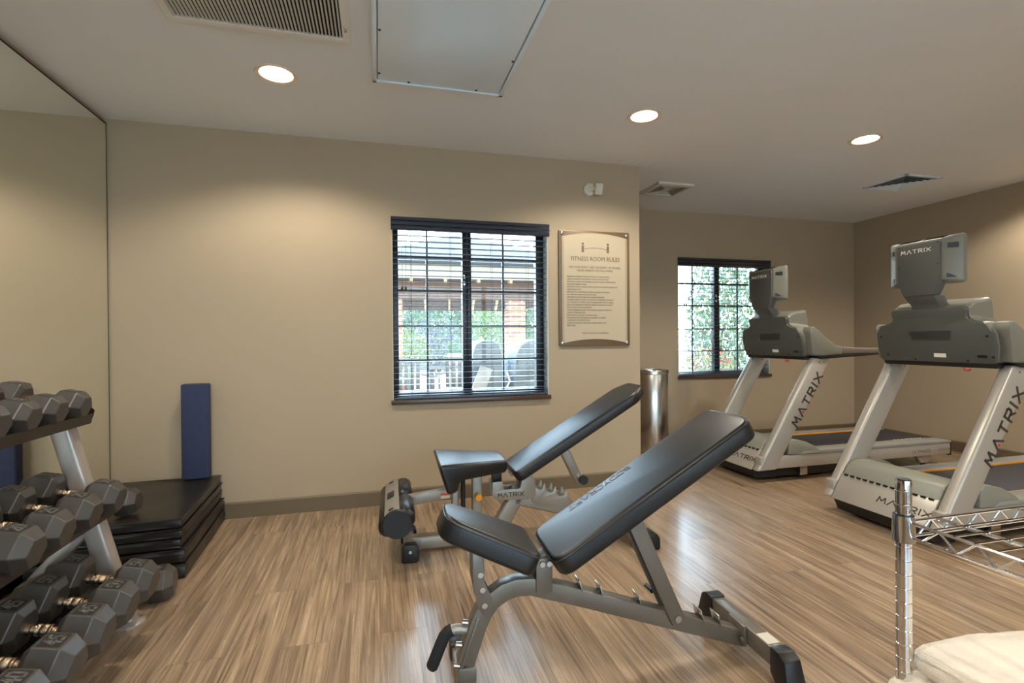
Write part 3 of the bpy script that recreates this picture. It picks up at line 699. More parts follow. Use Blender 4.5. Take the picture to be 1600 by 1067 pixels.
for s in (-1, 1):
    b = B(); b.loft([[Vector((1.262+x*k, s*y, z)) for x, z in ((-.034, .0), (.034, .0), (.031, .112), (-.031, .112))] for y, k in ((.165, .9), (.230, 1))]) if False else None
    b = B(); b.loft([[Vector((1.262-.030, s*.160, .030)), Vector((1.262+.030, s*.160, .030)), Vector((1.262+.030, s*.160, .112)), Vector((1.262-.030, s*.160, .112))],
                     [Vector((1.262-.034, s*.200, .0)), Vector((1.262+.034, s*.200, .0)), Vector((1.262+.031, s*.200, .113)), Vector((1.262-.031, s*.200, .113))],
                     [Vector((1.262-.038, s*.252, .0)), Vector((1.262+.038, s*.252, .0)), Vector((1.262+.030, s*.228, .098)), Vector((1.262-.030, s*.228, .098))]])
    b.build('end_cap', M_BLACKP, AX, bev=.005)
b = B(); b.box((1.24, -.145, .1065), (1.285, -.085, .1075)); b.build('sticker', M_WHITE, AX, smooth=0)
b = B(); b.bar((.262, -.155, .028), (.262, .205, .028), .060, .045, (1, 0, 0)); b.build('front_foot_bar', M_STEELG, AX, bev=.004)
for s in (-1, 1):
    b = B(); b.box((.226, s*.19-.035, 0), (.298, s*.19+.035, .060)); b.build('end_cap', M_BLACKP, AX, bev=.008)
b = B(); b.bar((.300, 0, .245), (.243, 0, .085), .062, .010); b.box((.236, -.032, .045), (.292, .032, .092)); b.build('front_bracket', M_STEELG, AX, bev=.003)
b = B(); b.tube([(.272, 0, .196), (.250, 0, .201), (.232, 0, .203), (.216, 0, .200)], .0155, 16); hd = b.build('handle_stub', M_STEELM, AX)
b = B(); b.tube([(.220, 0, .201), (.206, 0, .196), (.195, 0, .184), (.184, 0, .160), (.168, 0, .122), (.156, 0, .094), (.152, 0, .088)], [.019]*6+[.014], 18); b.build('foam_grip', M_FOAMB, AX)
for x, z in ((.263, .232), (.243, .165), (.236, .10)):
    b = B(); b.cyl((x-.014, -.018, z), (x+.004, -.018, z-.004), .009, 10); b.build('bolt', M_BOLT, AX)

BX = thing('weight_bench', 'silver grey weight bench with foot roller and orange knob by the back wall', 'bench', (0, 2.725, 0), math.radians(-1.6))
w = .145
pad('back_pad', BX, rounded([(0, -w), (.80, -w), (.885, -w*.55), (.885, w*.55), (.80, w), (0, w)], [.04, .03, .03, .03, .03, .04], 4), .062, (.690, 0, .407), math.radians(30.3), bev=.018, piping=False)
b = B(); b.prism([(.295, .490), (.665, .477), (.660, .412), (.405, .400), (.388, .345), (.337, .338)], -.208, .208, 'xz')
for v in b.bm.verts:
    k = min(1, max(0, (v.co.x-.33)/.33)); v.co.y *= 1-.42*k
b.build('seat_pad', M_VINYL, BX, bev=.018, seg=4, ang=20, smooth=50)
b = B(); b.bar((.13, 0, .047), (.66, 0, .047), .075, .066); b.build('base_beam', M_STEELM, BX, bev=.012, seg=3)
b = B(); b.bar((.62, 0, .055), (.755, 0, .285), .062, .085); b.build('main_post', M_STEELM, BX, bev=.014, seg=3)
b = B(); b.bar((.72, 0, .245), (1.375, 0, .058), .062, .075); b.build('rear_beam', M_STEELM, BX, bev=.010, seg=3)
b = B()
for y in (-.045, .045): b.prism(rounded([(.592, .345), (.650, .345), (.655, .300), (.745, .300), (.765, .385), (.800, .392), (.832, .340), (.834, .262), (.800, .238), (.610, .246), (.592, .268)], .010, 3), y-.004, y+.004, 'xz')
br_ = b.build('pivot_bracket', M_STEELM, BX, bev=.0015)
b = B(); b.strokes('MATRIX', (.622, -.0495, .262), (1, 0, 0), (0, 0, 1), .021, .0042, gap=.34); b.build('lettering', M_LETTER, br_, smooth=0, label='dark lettering on the bracket')
b = B(); b.bar((.70, 0, .372), (1.05, 0, .576), .055, .025); b.build('back_support_rail', M_STEELM, BX, bev=.003)
b = B(); b.box((.40, -.05, .392), (.66, .05, .412)); b.box((.60, -.022, .335), (.650, .022, .40)); b.build('seat_support_rail', M_BLACKP, BX, bev=.003)
b = B(); b.box((.488, -.026, .06), (.540, .026, .402)); b.build('seat_post', M_STEELM, BX, bev=.006)
b = B(); b.cyl((.515, -.026, .275), (.515, -.048, .275), .008, 12); kn = b.build('plunger', M_BOLT, BX)
b = B(); b.lathe([(0, .022), (.016, .022), (.020, .016), (.020, .006), (.014, 0), (0, 0)], Matrix.Translation((.515, -.046, .272)) @ Matrix.Rotation(math.pi/2, 4, 'X'), 20); b.build('orange_knob', M_ORANGE, kn)
b = B(); b.cyl((.433, -.05, .09), (.433, -.05, .372), .012, 14); b.build('gas_strut', M_BLACKP, BX)
b = B(); b.lathe([(0, .014), (.012, .014), (.012, 0), (0, 0)], Matrix.Translation((.433, -.044, .378)) @ Matrix.Rotation(math.pi/2, 4, 'X'), 14); b.build('strut_bolt', M_BOLT, BX)
b = B(); b.box((.378, -.034, .06), (.412, .034, .372)); b.build('front_post', M_STEELM, BX, bev=.006)
b = B(); b.bar((.125, 0, .268), (.40, 0, .300), .05, .052); ar = b.build('roller_arm', M_STEELM, BX, bev=.005)
b = B(); b.box((.318, -.0275, .272), (.366, -.0255, .300)); b.build('warning_sticker', M_WHITE, ar, smooth=0)
b = B(); b.box((.318, -.0279, .288), (.366, -.0271, .300)); b.build('warning_stripe', mat('warning_orange', (206, 92, 40), .5), ar, smooth=0)
RZ = .258
for cx, cz, segs in ((.130, RZ+.012, ((-.29, -.03), (.03, .29))), (.050, RZ-.022, ((-.29, .29),))):
    for a, c in segs:
        b = B(); b.tube([(cx, a, cz), (cx, a+.012, cz), (cx, c-.012, cz), (cx, c, cz)], [.036, .046, .046, .036], 22); b.build('foam_roller', M_VINYL, BX, smooth=60)
b = B(); b.bar((.068, -.275, RZ+.040), (.068, .275, RZ+.040), .076, .014, (.90, 0, .42)); pl_ = b.build('roller_plate', M_STEELM, BX, bev=.003)
b = B(); b.bar((.060, -.045, RZ+.048), (.060, .045, RZ+.048), .036, .004, (.90, 0, .42))
b.build('plate_inset', M_BLACKP, pl_, bev=.001)
for y in (-.235, .235):
    b = B(); b.bar((.062, y-.008, RZ+.048), (.062, y+.008, RZ+.048), .024, .004, (.90, 0, .42)); b.build('bolt_cover', M_BLACKP, pl_, bev=.001)
b = B(); b.tube([(.092, -.30, RZ-.008), (.092, -.285, RZ-.008)], [.066, .070], 24); b.build('roller_end_cap', M_BLACKP, BX)
b = B(); b.cyl((.152, -.14, .052), (.152, .14, .052), .030, 20); b.build('front_foot_bar', M_STEELM, BX)
for s in (-1, 1):
    b = B(); b.prism(rounded([(.112, .0), (.196, .0), (.196, .07), (.180, .090), (.128, .090), (.112, .07)], .012, 3), s*.125-.025, s*.125+.025, 'xz'); cp = b.build('end_cap', M_BLACKP, BX, bev=.006)
    b = B(); b.cyl((.154, s*.150, .055), (.154, s*.154, .055), .008, 10); b.build('cap_screw', M_BOLT, cp)
b = B()
for y in (-.036, .036):
    pts = [(.815, .225), (.80, .290), (.835, .300), (.850, .286), (.872, .284), (.884, .312), (.892, .312), (.896, .278), (.918, .262), (.936, .266), (.946, .292), (.954, .290), (.958, .254), (.980, .236), (1.0, .240), (1.010, .266), (1.018, .264), (1.024, .226), (1.05, .205), (1.06, .165), (.83, .205)]
    b.prism(pts, y-.004, y+.004, 'xz')
b.build('notched_ladder', M_STEELM, BX, bev=.001)
b = B(); b.bar((.990, 0, .535), (1.105, 0, .300), .046, .052); b.build('support_strut', M_STEELM, BX, bev=.006)
b = B(); b.cyl((1.100, -.075, .330), (1.100, .075, .330), .020, 18); b.build('ladder_pin', M_CHROME, BX)
b = B(); b.cyl((1.100, -.088, .330), (1.100, -.070, .330), .026, 18); b.build('pin_cap', M_BLACKP, BX)
b = B(); b.bar((1.375, -.24, .060), (1.375, .24, .060), .07, .050, (1, 0, 0)); b.build('rear_foot_bar', M_STEELM, BX, bev=.010, seg=3)
for s in (-1, 1):
    b = B(); b.prism(rounded([(1.31, 0), (1.44, 0), (1.44, .06), (1.42, .088), (1.33, .088), (1.31, .06)], .012, 3), s*.262-.045, s*.262+.045, 'xz'); b.build('end_cap', M_BLACKP, BX, bev=.008)

# ------------------------------------------------------------------ treadmills
def treadmill(label, loc):
    T = thing('treadmill', label, 'treadmill', loc, 0, 'treadmills facing the room')
    sl = Vector((.5325, 0, .85)).normalized()
    for s in (-1, 1):
        b = B(); b.prism([(.070, .095), (.245, .095), (.770, .950), (.603, .950)], s*.325-.0325, s*.325+.0325, 'xz'); up = b.build('upright', M_SILVER, T, bev=.016, seg=3)
        yo = s*.3585
        o = Vector((.270, yo, .265)) if s < 0 else Vector((.27+.53*.68, yo, .265+.85*.68))
        rt = sl if s < 0 else -sl
        uu = Vector((-rt.z, 0, rt.x)) if s < 0 else Vector((rt.z, 0, -rt.x))
        # read upwards on the near face
        b = B(); b.strokes('MATRIX', o+uu*(-.060)+sl*.215*(1 if s < 0 else 0), rt, uu, .060, .0125, gap=.50, lift=.0012)
        if s < 0: b.build('lettering', M_LETTER, up, smooth=0, label='dark lettering up the post')
        else: b.bm.free()
        if s < 0:
            b = B(); b.lathe([(0, .0012), (.007, .0012), (.007, 0), (0, 0)], Matrix.Translation(o+uu*(-.045)+sl*(.215+.060*(1.1+.5+.525))) @ Matrix.Rotation(math.pi/2, 4, 'X'), 12); b.build('red_dot', M_RED, up)
        b = B()
        for k in (.03, .075): b.cyl((.617+k, s*.325-.034, .915), (.617+k, s*.325-.030, .915), .006, 10)
        b.build('screws', M_BOLT, up)
    def slant(z): return .070+(z-.095)*.6235
    b = B(); b.prism([(slant(.095), .095), (slant(.243), .243), (slant(.243)+.02, .243), (slant(.095)+.02, .095)], -.288, .288, 'xz'); fp = b.build('front_panel', M_SILVER, T, bev=.004)
    n_ = Vector((-.8485, 0, .529)); upv = Vector((.529, 0, .8485))
    b = B(); b.strokes('MATRIX', Vector((slant(.152), .012, .152))+n_*.0012, (0, -1, 0), upv, .032, .0058, gap=.30, lift=.0012, wide=1.42); b.build('lettering', M_LETTER, fp, smooth=0, label='dark lettering on the front panel')
    b = B(); hood = [(.158, .238), (.176, .262), (.196, .296), (.225, .316), (.275, .328), (.36, .322), (.46, .296), (.56, .256), (.66, .222), (.74, .210), (.74, .17), (.17, .17)]
    b.prism(hood, -.286, .286, 'xz'); hd = b.build('motor_hood', M_HOOD, T, bev=.010, seg=2, ang=40, smooth=60)
    b = B()
    for i in range(13):
        y = -.255+i*.0425
        b.box((.152, y-.012, .236), (.160, y+.012, .246))
    b.build('vent_slots', M_BLACKP, hd, smooth=0)
    for s in (-1, 1):
        b = B(); b.prism([(.10, .105), (2.03, .105), (2.03, .200), (.10, .200)], s*.325-.030, s*.325+.030, 'xz'); rl = b.build('deck_rail', M_SILVER, T, bev=.006)
        if s < 0:
            b = B(); b.text('DECK', (1.90, -.3558, .135), (1, 0, 0), (0, 0, 1), .035, xs=1.5); b.text('ULTIMATE', (1.60, -.3558, .135), (1, 0, 0), (0, 0, 1), .035, xs=1.3); b.build('lettering', mat('faint_lettering', (120, 116, 108), .5), rl, smooth=0, label='faint lettering on the rail')
        b = B(); b.prism([(.45, .202), (2.035, .202), (2.035, .218), (2.00, .226), (.50, .226)], s*.298-.062, s*.298+.062, 'xz'); fr_ = b.build('foot_rail', M_FOOTR, T, bev=.004)
        b = B(); b.box((.62, s*.2345-.002, .2145), (1.78, s*.2345+.002, .2255)); b.build('orange_edge', M_ORANGE, fr_, smooth=0)
        b = B(); b.prism([(.36, .202), (.36, .300), (.385, .326), (.44, .318), (.52, .298), (.60, .262), (.665, .218), (.690, .202)], s*.322-.036, s*.322+.034, 'xz'); b.build('rail_fairing', M_HOOD, T, bev=.008, seg=2, smooth=60)
        b = B(); b.cyl((.285, s*.25-.02, .04), (.285, s*.25+.02, .04), .040, 22); b.build('front_wheel', M_BLACKP, T)
        b = B(); b.prism([(1.70, .105), (1.88, .105), (1.83, .035), (1.75, .035)], s*.30-.02, s*.30+.02, 'xz'); rf = b.build('rear_foot', M_SILVER, T, bev=.004)
        b = B(); b.cyl((1.79, s*.30, 0), (1.79, s*.30, .036), .016, 14); b.build('levelling_pad', M_BLACKP, rf)
    b = B(); b.box((.40, -.242, .195), (2.01, .242, .2135)); b.build('running_belt', M_BELT, T, bev=.006)
    b = B(); b.text('MATRIX', (1.62, -.222, .2137), (1, 0, 0), (0, 1, 0), .075, xs=1.2); b.build('belt_lettering', M_LETTERW, T, smooth=0, label='white lettering on the belt')
    b = B(); b.box((2.03, -.350, .09), (2.055, .350, .205)); b.build('rear_cap', M_BLACKP, T, bev=.010)
    b = B(); b.prism([(.085, .093), (.12, .022), (.95, .022), (1.05, .104), (.085, .104)], -.285, .285, 'xz'); b.build('chassis', M_BLACKP, T, bev=.006)
    b = B(); b.box((.50, -.318, .028), (.57, -.300, .104)); b.build('lift_bracket', M_BOLT, T, bev=.002)
    # ---- console
    def lean(b):
        for v in b.bm.verts: v.co.x += .078-.065*(v.co.z-.958)/.34
        return b
    back = [(-.318, .958), (.318, .958), (.332, 1.05), (.328, 1.125), (.295, 1.182), (.236, 1.192), (.206, 1.212), (.214, 1.262), (.196, 1.276), (-.196, 1.276), (-.214, 1.262), (-.206, 1.212), (-.236, 1.192), (-.295, 1.182), (-.328, 1.125), (-.332, 1.05)]
    b = B(); b.prism(rounded(back, .013, 3), .452, .475, 'yz'); lean(b); cb_ = b.build('console_back', M_CONB, T, bev=.005)
    shell = [(p[0]*(1.02 if abs(p[0]) < .25 else .97), p[1]+(.006 if p[1] > 1.1 else 0)) for p in back]
    b = B(); b.loft([[Vector((.474, y, z)) for y, z in rounded(shell, .02, 3)], [Vector((.53, y*1.01, z+(.034 if z > 1.25 else 0))) for y, z in rounded(shell, .02, 3)], [Vector((.66, y, z+(.052 if z > 1.25 else -.02 if z > 1.1 else 0))) for y, z in rounded(shell, .02, 3)]])
    lean(b); b.build('console_shell', M_CONS, T, smooth=40)
    b = B()
    b.prism(rounded([(-.118, 1.085), (.108, 1.085), (.125, 1.150), (-.135, 1.150)], .01, 3),   .449, .4525, 'yz'); lean(b); vr = b.build('speaker_vent', M_CONB, T, bev=.001)
    b = B()
    for i in range(7): b.box((.447, -.112-.002*i, 1.094+.0075*i), (.4495, .100+.002*i, 1.0964+.0075*i))
    lean(b); b.build('vent_slots', M_BLACKP, vr, smooth=0)
    b = B(); b.box((.4505, -.078, .987), (.4530, -.012, 1.010)); lean(b); b.build('serial_sticker', M_LETTERW, T, smooth=0, label='small white sticker')
    b = B(); b.box((.4505, -.285, .990), (.4525, -.240, 1.005)); lean(b); b.build('port_socket', M_BLACKP, T, smooth=0)
    b = B()
    for y, z in ((.30, 1.11), (.27, .995), (-.30, 1.11), (-.315, .995), (.10, .972), (-.19, .972)): b.cyl((.449, y, z), (.454, y, z), .006, 10)
    lean(b); b.build('screws', M_BLACKP, T)
    b = B(); b.prism([(.536, .962), (.73, .962), (.72, .932), (.552, .932)], -.315, .315, 'xz'); b.build('console_underside', M_BLACKP, T, bev=.006)
    for s in (-1, 1):
        b = B(); pf = [(.572, .968), (.545, 1.150), (.555, 1.192), (.585, 1.192), (.625, 1.165), (.715, 1.095), (.79, 1.046), (.86, 1.034), (.86, .972), (.66, .962)]
        b.prism(pf, s*.338-.042, s*.338+.042, 'xz'); am = b.build('arm', M_CONS, T, bev=.012, seg=3, ang=20, smooth=60)
        b = B(); b.prism([(.60, .966), (.88, .974), (1.27, .978), (1.26, .966), (.66, .940)], s*.338-.036, s*.338+.036, 'xz'); b.build('arm_underside', M_BLACKP, am, bev=.003)
        b = B(); b.prism([(.86, .974), (.86, 1.034), (1.05, 1.024), (1.255, 1.020), (1.275, 1.0), (1.26, .974)], s*.338-.034, s*.338+.034, 'xz'); b.build('hand_grip', mat('grip_grey', (108, 100, 92), .5), T, bev=.012, seg=3, ang=20, smooth=60)
    # ---- monitor
    cover = rounded([(-.125, 1.440), (-.088, 1.352), (.088, 1.352), (.125, 1.440), (.125, 1.664), (-.125, 1.664)], [.03, .01, .01, .03, .025, .025], 4)
    b = B(); b.prism(cover, .412, .470, 'yz')
    mc = b.build('monitor_back_cover', M_CONB, T, bev=.005)
    b = B(); b.strokes('MATRIX', (.4117, .098, 1.610), (0, -1, 0), (0, 0, 1), .020, .0042, gap=.46, lift=.0015, wide=1.15); b.build('lettering', M_LETTERW, mc, smooth=0, label='bright lettering on the monitor back')
    b = B()
    for y, z in ((.112, 1.655), (-.112, 1.655), (.112, 1.53), (-.112, 1.53)): b.cyl((.4095, y, z), (.414, y, z), .004, 8)
    b.build('screws', M_BLACKP, mc)
    b = B(); b.loft([[Vector((.412, -.088, 1.352)), Vector((.412, .088, 1.352)), Vector((.50, .088, 1.352)), Vector((.50, -.088, 1.352))], [Vector((.462, -.080, 1.30)), Vector((.462, .080, 1.30)), Vector((.54, .080, 1.30)), Vector((.54, -.080, 1.30))], [Vector((.48, -.080, 1.24)), Vector((.48, .080, 1.24)), Vector((.54, .080, 1.24)), Vector((.54, -.080, 1.24))]]); b.build('monitor_neck', M_CONB, T, bev=.004)
    def rr(y, z0, z1, r): return rounded([(-y, z0), (y, z0), (y, z1), (-y, z1)], r, 4)
    b = B(); b.loft([[Vector((.422, y+.004, z)) for y, z in rr(.138, 1.436, 1.674, .02)], [Vector((.478, y+.008, z)) for y, z in rr(.208, 1.418, 1.692, .02)], [Vector((.500, y+.008, z)) for y, z in rr(.212, 1.414, 1.696, .022)], [Vector((.508, y+.008, z)) for y, z in rr(.208, 1.418, 1.692, .02)]])
    ml = b.build('monitor_shell', M_CONS, T, bev=.004, smooth=30)
    b = B()
    for s in (-1, 1):
        Mv = Matrix.Translation((.449, s*.1742+.006, 0)) @ Matrix.Rotation(math.atan2(.070, .056)*s, 4, 'Z')
        for i in range(5): b.box((-.026, -.0016, 1.615+.006*i), (.024, .0016, 1.6185+.006*i), Mv)
        for i in range(4): b.box((-.030, -.0016, 1.448+.006*i), (.014-.01*i, .0016, 1.4515+.006*i), Mv)
        for i in range(4): b.box((.430+.011*i, s*.072-.058, 1.6745+.0036*i), (.435+.011*i, s*.072+.058, 1.680+.0036*i))
    b.build('cooling_slots', M_BLACKP, ml, smooth=0)
    b = B(); b.box((.5075, -.19, 1.435), (.5100, .19, 1.675)); b.build('screen', mat('screen_glass', (14, 15, 18), .1), ml, smooth=0)
    b = B(); b.tube([(.47, -.205, .935), (.47, -.212, .922), (.47, -.230, .920), (.47, -.240, .928)], .005, 8); b.build('safety_key', M_RED, T, label='red safety key under the console')
    return T
T2 = treadmill('silver treadmill in the foreground with its console against the plain wall', (2.70, 2.300, 0))
T1 = copy_tree(T2); T1.location = (2.70, 3.585, 0); T1['label'] = 'silver treadmill standing in front of the alcove window'

# ------------------------------------------------------------------ wire shelf and towels
PX, PY = .931, .715
ws = thing('wire_shelf', 'chrome wire shelving unit holding cream towels', 'shelving', (PX, PY, 0))
SX, SY = .90, .46
for (x, y) in ((0, 0), (SX, 0), (0, -SY), (SX, -SY)):
    b = B(); pr = [(0, 0), (.0128, 0), (.0128, .010)]
    z = .018
    while z < .845:
        pr += [(.0128, z), (.0121, z+.0008), (.0121, z+.0016), (.0128, z+.0024)]; z += .0254
    pr += [(.0128, .848), (.0124, .851), (0, .852)]
    b.lathe(pr, Matrix.Translation((x, y, 0)), 24); ps = b.build('post', M_CHROME, ws, smooth=30)
    b = B(); b.lathe([(0, .8525), (.0105, .8525), (.0105, .8505)], Matrix.Translation((x, y, .0005)), 20); b.build('post_cap', M_BLACKP, ps)
for zt, nm in ((.775, 'upper'), (.385, 'lower')):
    b = B(); dz = .027; rw = .0028
    xs0, xs1, ys0, ys1 = .004, SX-.004, -.004, -SY+.004
    for z, r in ((zt, rw), (zt-dz, rw)):
        for a, c in (((xs0, ys0-.0, z), (xs1, ys0, z)), ((xs1, ys0, z), (xs1, ys1, z)), ((xs1, ys1, z), (xs0, ys1, z)), ((xs0, ys1, z), (xs0, ys0, z))): b.cyl(a, c, r, 8)
    def zig(p0, p1, n):
        p0, p1 = Vector(p0), Vector(p1)
        pts = []
        for i in range(n+1):
            q = p0.lerp(p1, i/n); pts.append(q+Vector((0, 0, 0 if i % 2 else -dz)))
        for a, c in zip(pts[:-1], pts[1:]): b.cyl(a, c, .0020, 6)
    zig((.03, ys0, zt), (xs1-.03, ys0, zt), 28); zig((xs0, -.03, zt), (xs0, ys1+.03, zt), 14); zig((.03, ys1, zt), (xs1-.03, ys1, zt), 28)
    sh = b.build('shelf_frame', M_CHROME, ws, label=nm+' wire shelf')
    b = B(); n = 15
    for i in range(1, n): b.cyl((xs0-.002, -.021-.031*i, zt+.002), (xs1+.002, -.021-.031*i, zt+.002), .0017, 6)
    for x in (.075, .29, .50, .70, .84):
        b.cyl((x, ys0, zt-.002), (x, ys1, zt-.002), .0026, 8); b.cyl((x+.007, ys0, zt-.002), (x+.007, ys1, zt-.002), .0026, 8)
    b.build('deck_wires', M_CHROME, sh)
    for (x, y) in ((0, 0), (SX, 0), (0, -SY), (SX, -SY)):
        b = B(); b.lathe([(.0130, zt-.036), (.0185, zt-.036), (.0170, zt+.012), (.0130, zt+.012)], Matrix.Translation((x, y, 0)), 24); b.build('shelf_collar', M_CHROME, sh)
        b = B(); b.lathe([(.0128, zt+.008), (.0160, zt+.008), (.0155, zt+.0145), (.0128, zt+.0145)], Matrix.Translation((x, y, 0)), 24); b.build('sleeve', M_BLACKP, sh)
def towel(label, x0, x1, y0, y1, z0, z1, seed, amp=1.0):
    b = B(); b.box((x0, y0, z0), (x1, y1, z1)); bmesh.ops.subdivide_edges(b.bm, edges=list(b.bm.edges), cuts=22, use_grid_fill=True)
    rd = random.Random(seed); cx, cy, cz = (x0+x1)/2, (y0+y1)/2, (z0+z1)/2; hx, hy, hz = (x1-x0)/2, (y1-y0)/2, (z1-z0)/2
    for v in b.bm.verts:
        p = Vector(((v.co.x-cx)/hx, (v.co.y-cy)/hy, (v.co.z-cz)/hz))
        r = .9*hz
        q = Vector((max(-hx+r, min(hx-r, p.x*hx)), max(-hy+r, min(hy-r, p.y*hy)), max(-hz+r, min(hz-r, p.z*hz)))); d = Vector((p.x*hx, p.y*hy, p.z*hz))-q
        if d.length > 1e-6: d = d.normalized()*r
        v.co = Vector((cx, cy, cz))+q+d
        if v.co.z > cz: v.co.z += amp*(.008*math.sin(v.co.x*16+seed)*math.sin(v.co.y*13+1.3*seed)+.010*math.sin(v.co.x*5.5+seed))
        v.co += Vector((rd.uniform(-1, 1), rd.uniform(-1, 1), rd.uniform(-1, 1)))*.0012
    return tag(b.build('folded_towel', M_TOWEL, smooth=180), label, 'towel', 'cream towels on the wire shelf')
towel('fluffy cream folded towel on the lower wire shelf, at the bottom of the stack', .885, 1.60, .30, .705, .390, .438, 2, .05)
towel('fluffy cream folded towel in the middle of the stack on the wire shelf', .905, 1.60, .30, .735, .443, .490, 5, .05)
towel('fluffy cream folded towel, topmost of the stack on the wire shelf', .945, 1.60, .30, .718, .494, .540, 3)

# ------------------------------------------------------------------ outside
structure(B().box((-9, -14, -.14), (22, 30, -.06)).build('ground', mat('pale_patio_concrete', (176, 170, 160), .85, scale=4)), 'pale concrete patio outside the windows', 'ground')
GX, GY = 1.78, 11.2
gz = thing('gazebo', 'patio gazebo with shingled hip roof seen through the near window', 'gazebo', (GX, GY, 0))
hx = 2.25
def sqr(k, z): return [Vector((x*k, y*k, z)) for x, y in ((-1, -1), (1, -1), (1, 1), (-1, 1))]
shing = mat('grey_shingle', (62, 62, 66), .9, var=.35, scale=1, stretch=(6, 6, 26))
B().loft([sqr(hx+.1, 2.44), sqr(hx+.1, 2.48), sqr(.05, 3.42)]).build('roof', shing, gz, smooth=0)
b = B()
for s in (0, 1, 2, 3): b.box((-hx, -hx, 2.19), (hx, -hx+.05, 2.46), Matrix.Rotation(s*math.pi/2, 4, 'Z'))
b.build('fascia', mat('cream_fascia', (176, 164, 146), .7), gz, smooth=0)
b = B()
for s in range(4): b.box((-hx+.25, -hx+.30, 1.86), (hx-.25, -hx+.46, 2.19), Matrix.Rotation(s*math.pi/2, 4, 'Z'))
b.build('beam', mat('brown_beam', (112, 84, 70), .8), gz, smooth=0)
for s in (1, 2, 3):
    pass
b = B()
for i in range(7):
    x = -1.8+i*.6
    b.bar((x, -hx+.05, 2.16), (x+.05, -hx+.75, 2.34), .05, .09, (1, 0, 0))
    b.bar((x, hx-.55, 1.86), (x-.08, hx-1.2, 2.2), .05, .09, (1, 0, 0))
b.build('rafters', mat('tan_rafter', (206, 172, 132), .8), gz, smooth=0)
MBR = brick_material()
for x, y in ((-1.50, -1.72), (.80, -1.72), (-1.50, 1.72), (1.6, 1.72)):
    b = B(); b.box((x-.16, y-.16, -.06), (x+.16, y+.16, 1.90)); b.build('brick_column', MBR, gz, bev=.006)
def shrub(name, label, cat, c, r, n, size, cols, seed, group=None, trunk=0):
    rd = random.Random(seed); b = B(); ms = []
    t = thing(name, label, cat, (c[0], c[1], -.06), 0, group)
    n, size = int(n*2.2), size*.62
    for k in range(n):
        while True:
            p = Vector((rd.uniform(-1, 1), rd.uniform(-1, 1), rd.uniform(-1, 1)))
            if .25 < p.length < 1: break
        p = Vector((p.x*r[0], p.y*r[1], c[2]+.06+p.z*r[2]))
        if p.z < .02: p.z = .02+rd.random()*.2
        e = Euler((rd.uniform(0, 6), rd.uniform(0, 6), rd.uniform(0, 6))).to_matrix(); s = size*rd.uniform(.6, 1.3)
        vs_ = [b.bm.verts.new(p+e @ Vector(q)*s) for q in ((-.5, 0, 0), (0, -.22, .06), (.6, 0, 0), (0, .22, .06))]
        f = b.bm.faces.new(vs_); f.material_index = rd.randrange(len(cols))
    ob = b.build('foliage', cols[0], t, smooth=0)
    for m_ in cols[1:]: ob.data.materials.append(m_)
    b = B()
    for k in range(5):
        a = k*1.26; b.tube([(.03*math.cos(a), .03*math.sin(a), 0), (r[0]*.3*math.cos(a), r[1]*.3*math.sin(a), c[2]*.6), (r[0]*.6*math.cos(a+.4), r[1]*.6*math.sin(a+.4), c[2]+.1)], [.03, .02, .008], 6)
    b.build('stems', mat('stem_brown', (110, 84, 62), .9), t)
    return t
LG = mat('leaf_green', (120, 140, 100), .7, var=.3); LY = mat('leaf_yellow_green', (158, 164, 104), .7, var=.2); LD = mat('leaf_deep', (86, 104, 82), .7, var=.3); LP = mat('flower_purple', (122, 108, 146), .7, var=.2); LR_ = mat('flower_red', (190, 66, 72), .6); LB = mat('leaf_blue_green', (126, 148, 134), .7, var=.2)
shrub('shrub', 'yellow green shrub by the brick gazebo column', 'shrub', (.55, 13.9, .75), (.9, .5, .75), 900, .16, [LY, LG, LY], 1)
shrub('shrub', 'purple flowering shrub behind the patio table', 'shrub', (1.9, 16.8, .95), (1.0, .5, .85), 1000, .15, [LP, LD, LP, LG], 2)
shrub('shrub', 'blue green shrub behind the window mullion', 'shrub', (2.25, 13.6, .6), (.6, .5, .6), 600, .15, [LB, LG], 3)
shrub('shrub', 'pale green shrub between the covered grill and the column', 'shrub', (3.4, 15.3, 1.2), (.8, .5, 1.2), 1000, .18, [LY, LG, LG], 4)
shrub('tree', 'tall green tree beyond the gazebo, behind the yellow green shrub', 'tree', (-.75, 18.6, 2.2), (1.6, 1.2, 2.3), 2600, .26, [LG, LD, LB], 5)
shrub('tree', 'tall green tree beyond the gazebo, behind the purple flowering shrub', 'tree', (2.5, 19.2, 2.2), (1.6, 1.2, 2.4), 2600, .26, [LG, LB, LD], 11)
shrub('tree', 'tall green tree behind the brick column in the window pane beside the sign', 'tree', (5.75, 18.5, 2.1), (1.6, 1.2, 2.3), 2600, .26, [LG, LD, LG], 6)
shrub('hedge', 'long green hedge closing the garden behind the gazebo trees', 'hedge', (3.0, 22.5, 1.3), (7.5, .8, 1.7), 5200, .40, [LD, LG, LB], 12)
shrub('shrub', 'feathery pale green bush filling the pane behind the far treadmill', 'shrub', (5.15, 6.7, 1.25), (.62, .45, 1.35), 2600, .13, [LB, LB, LG], 7)
shrub('tree', 'thin leafed tree in the brightest pane of the alcove window', 'tree', (5.1, 9.5, 2.5), (.8, .7, 1.2), 420, .16, [LG, LD], 8)
shrub('flower_bush', 'red flowering bush low outside the alcove window', 'shrub', (4.45, 6.1, .62), (.45, .25, .36), 420, .085, [LY, LG, LR_, LG], 9)

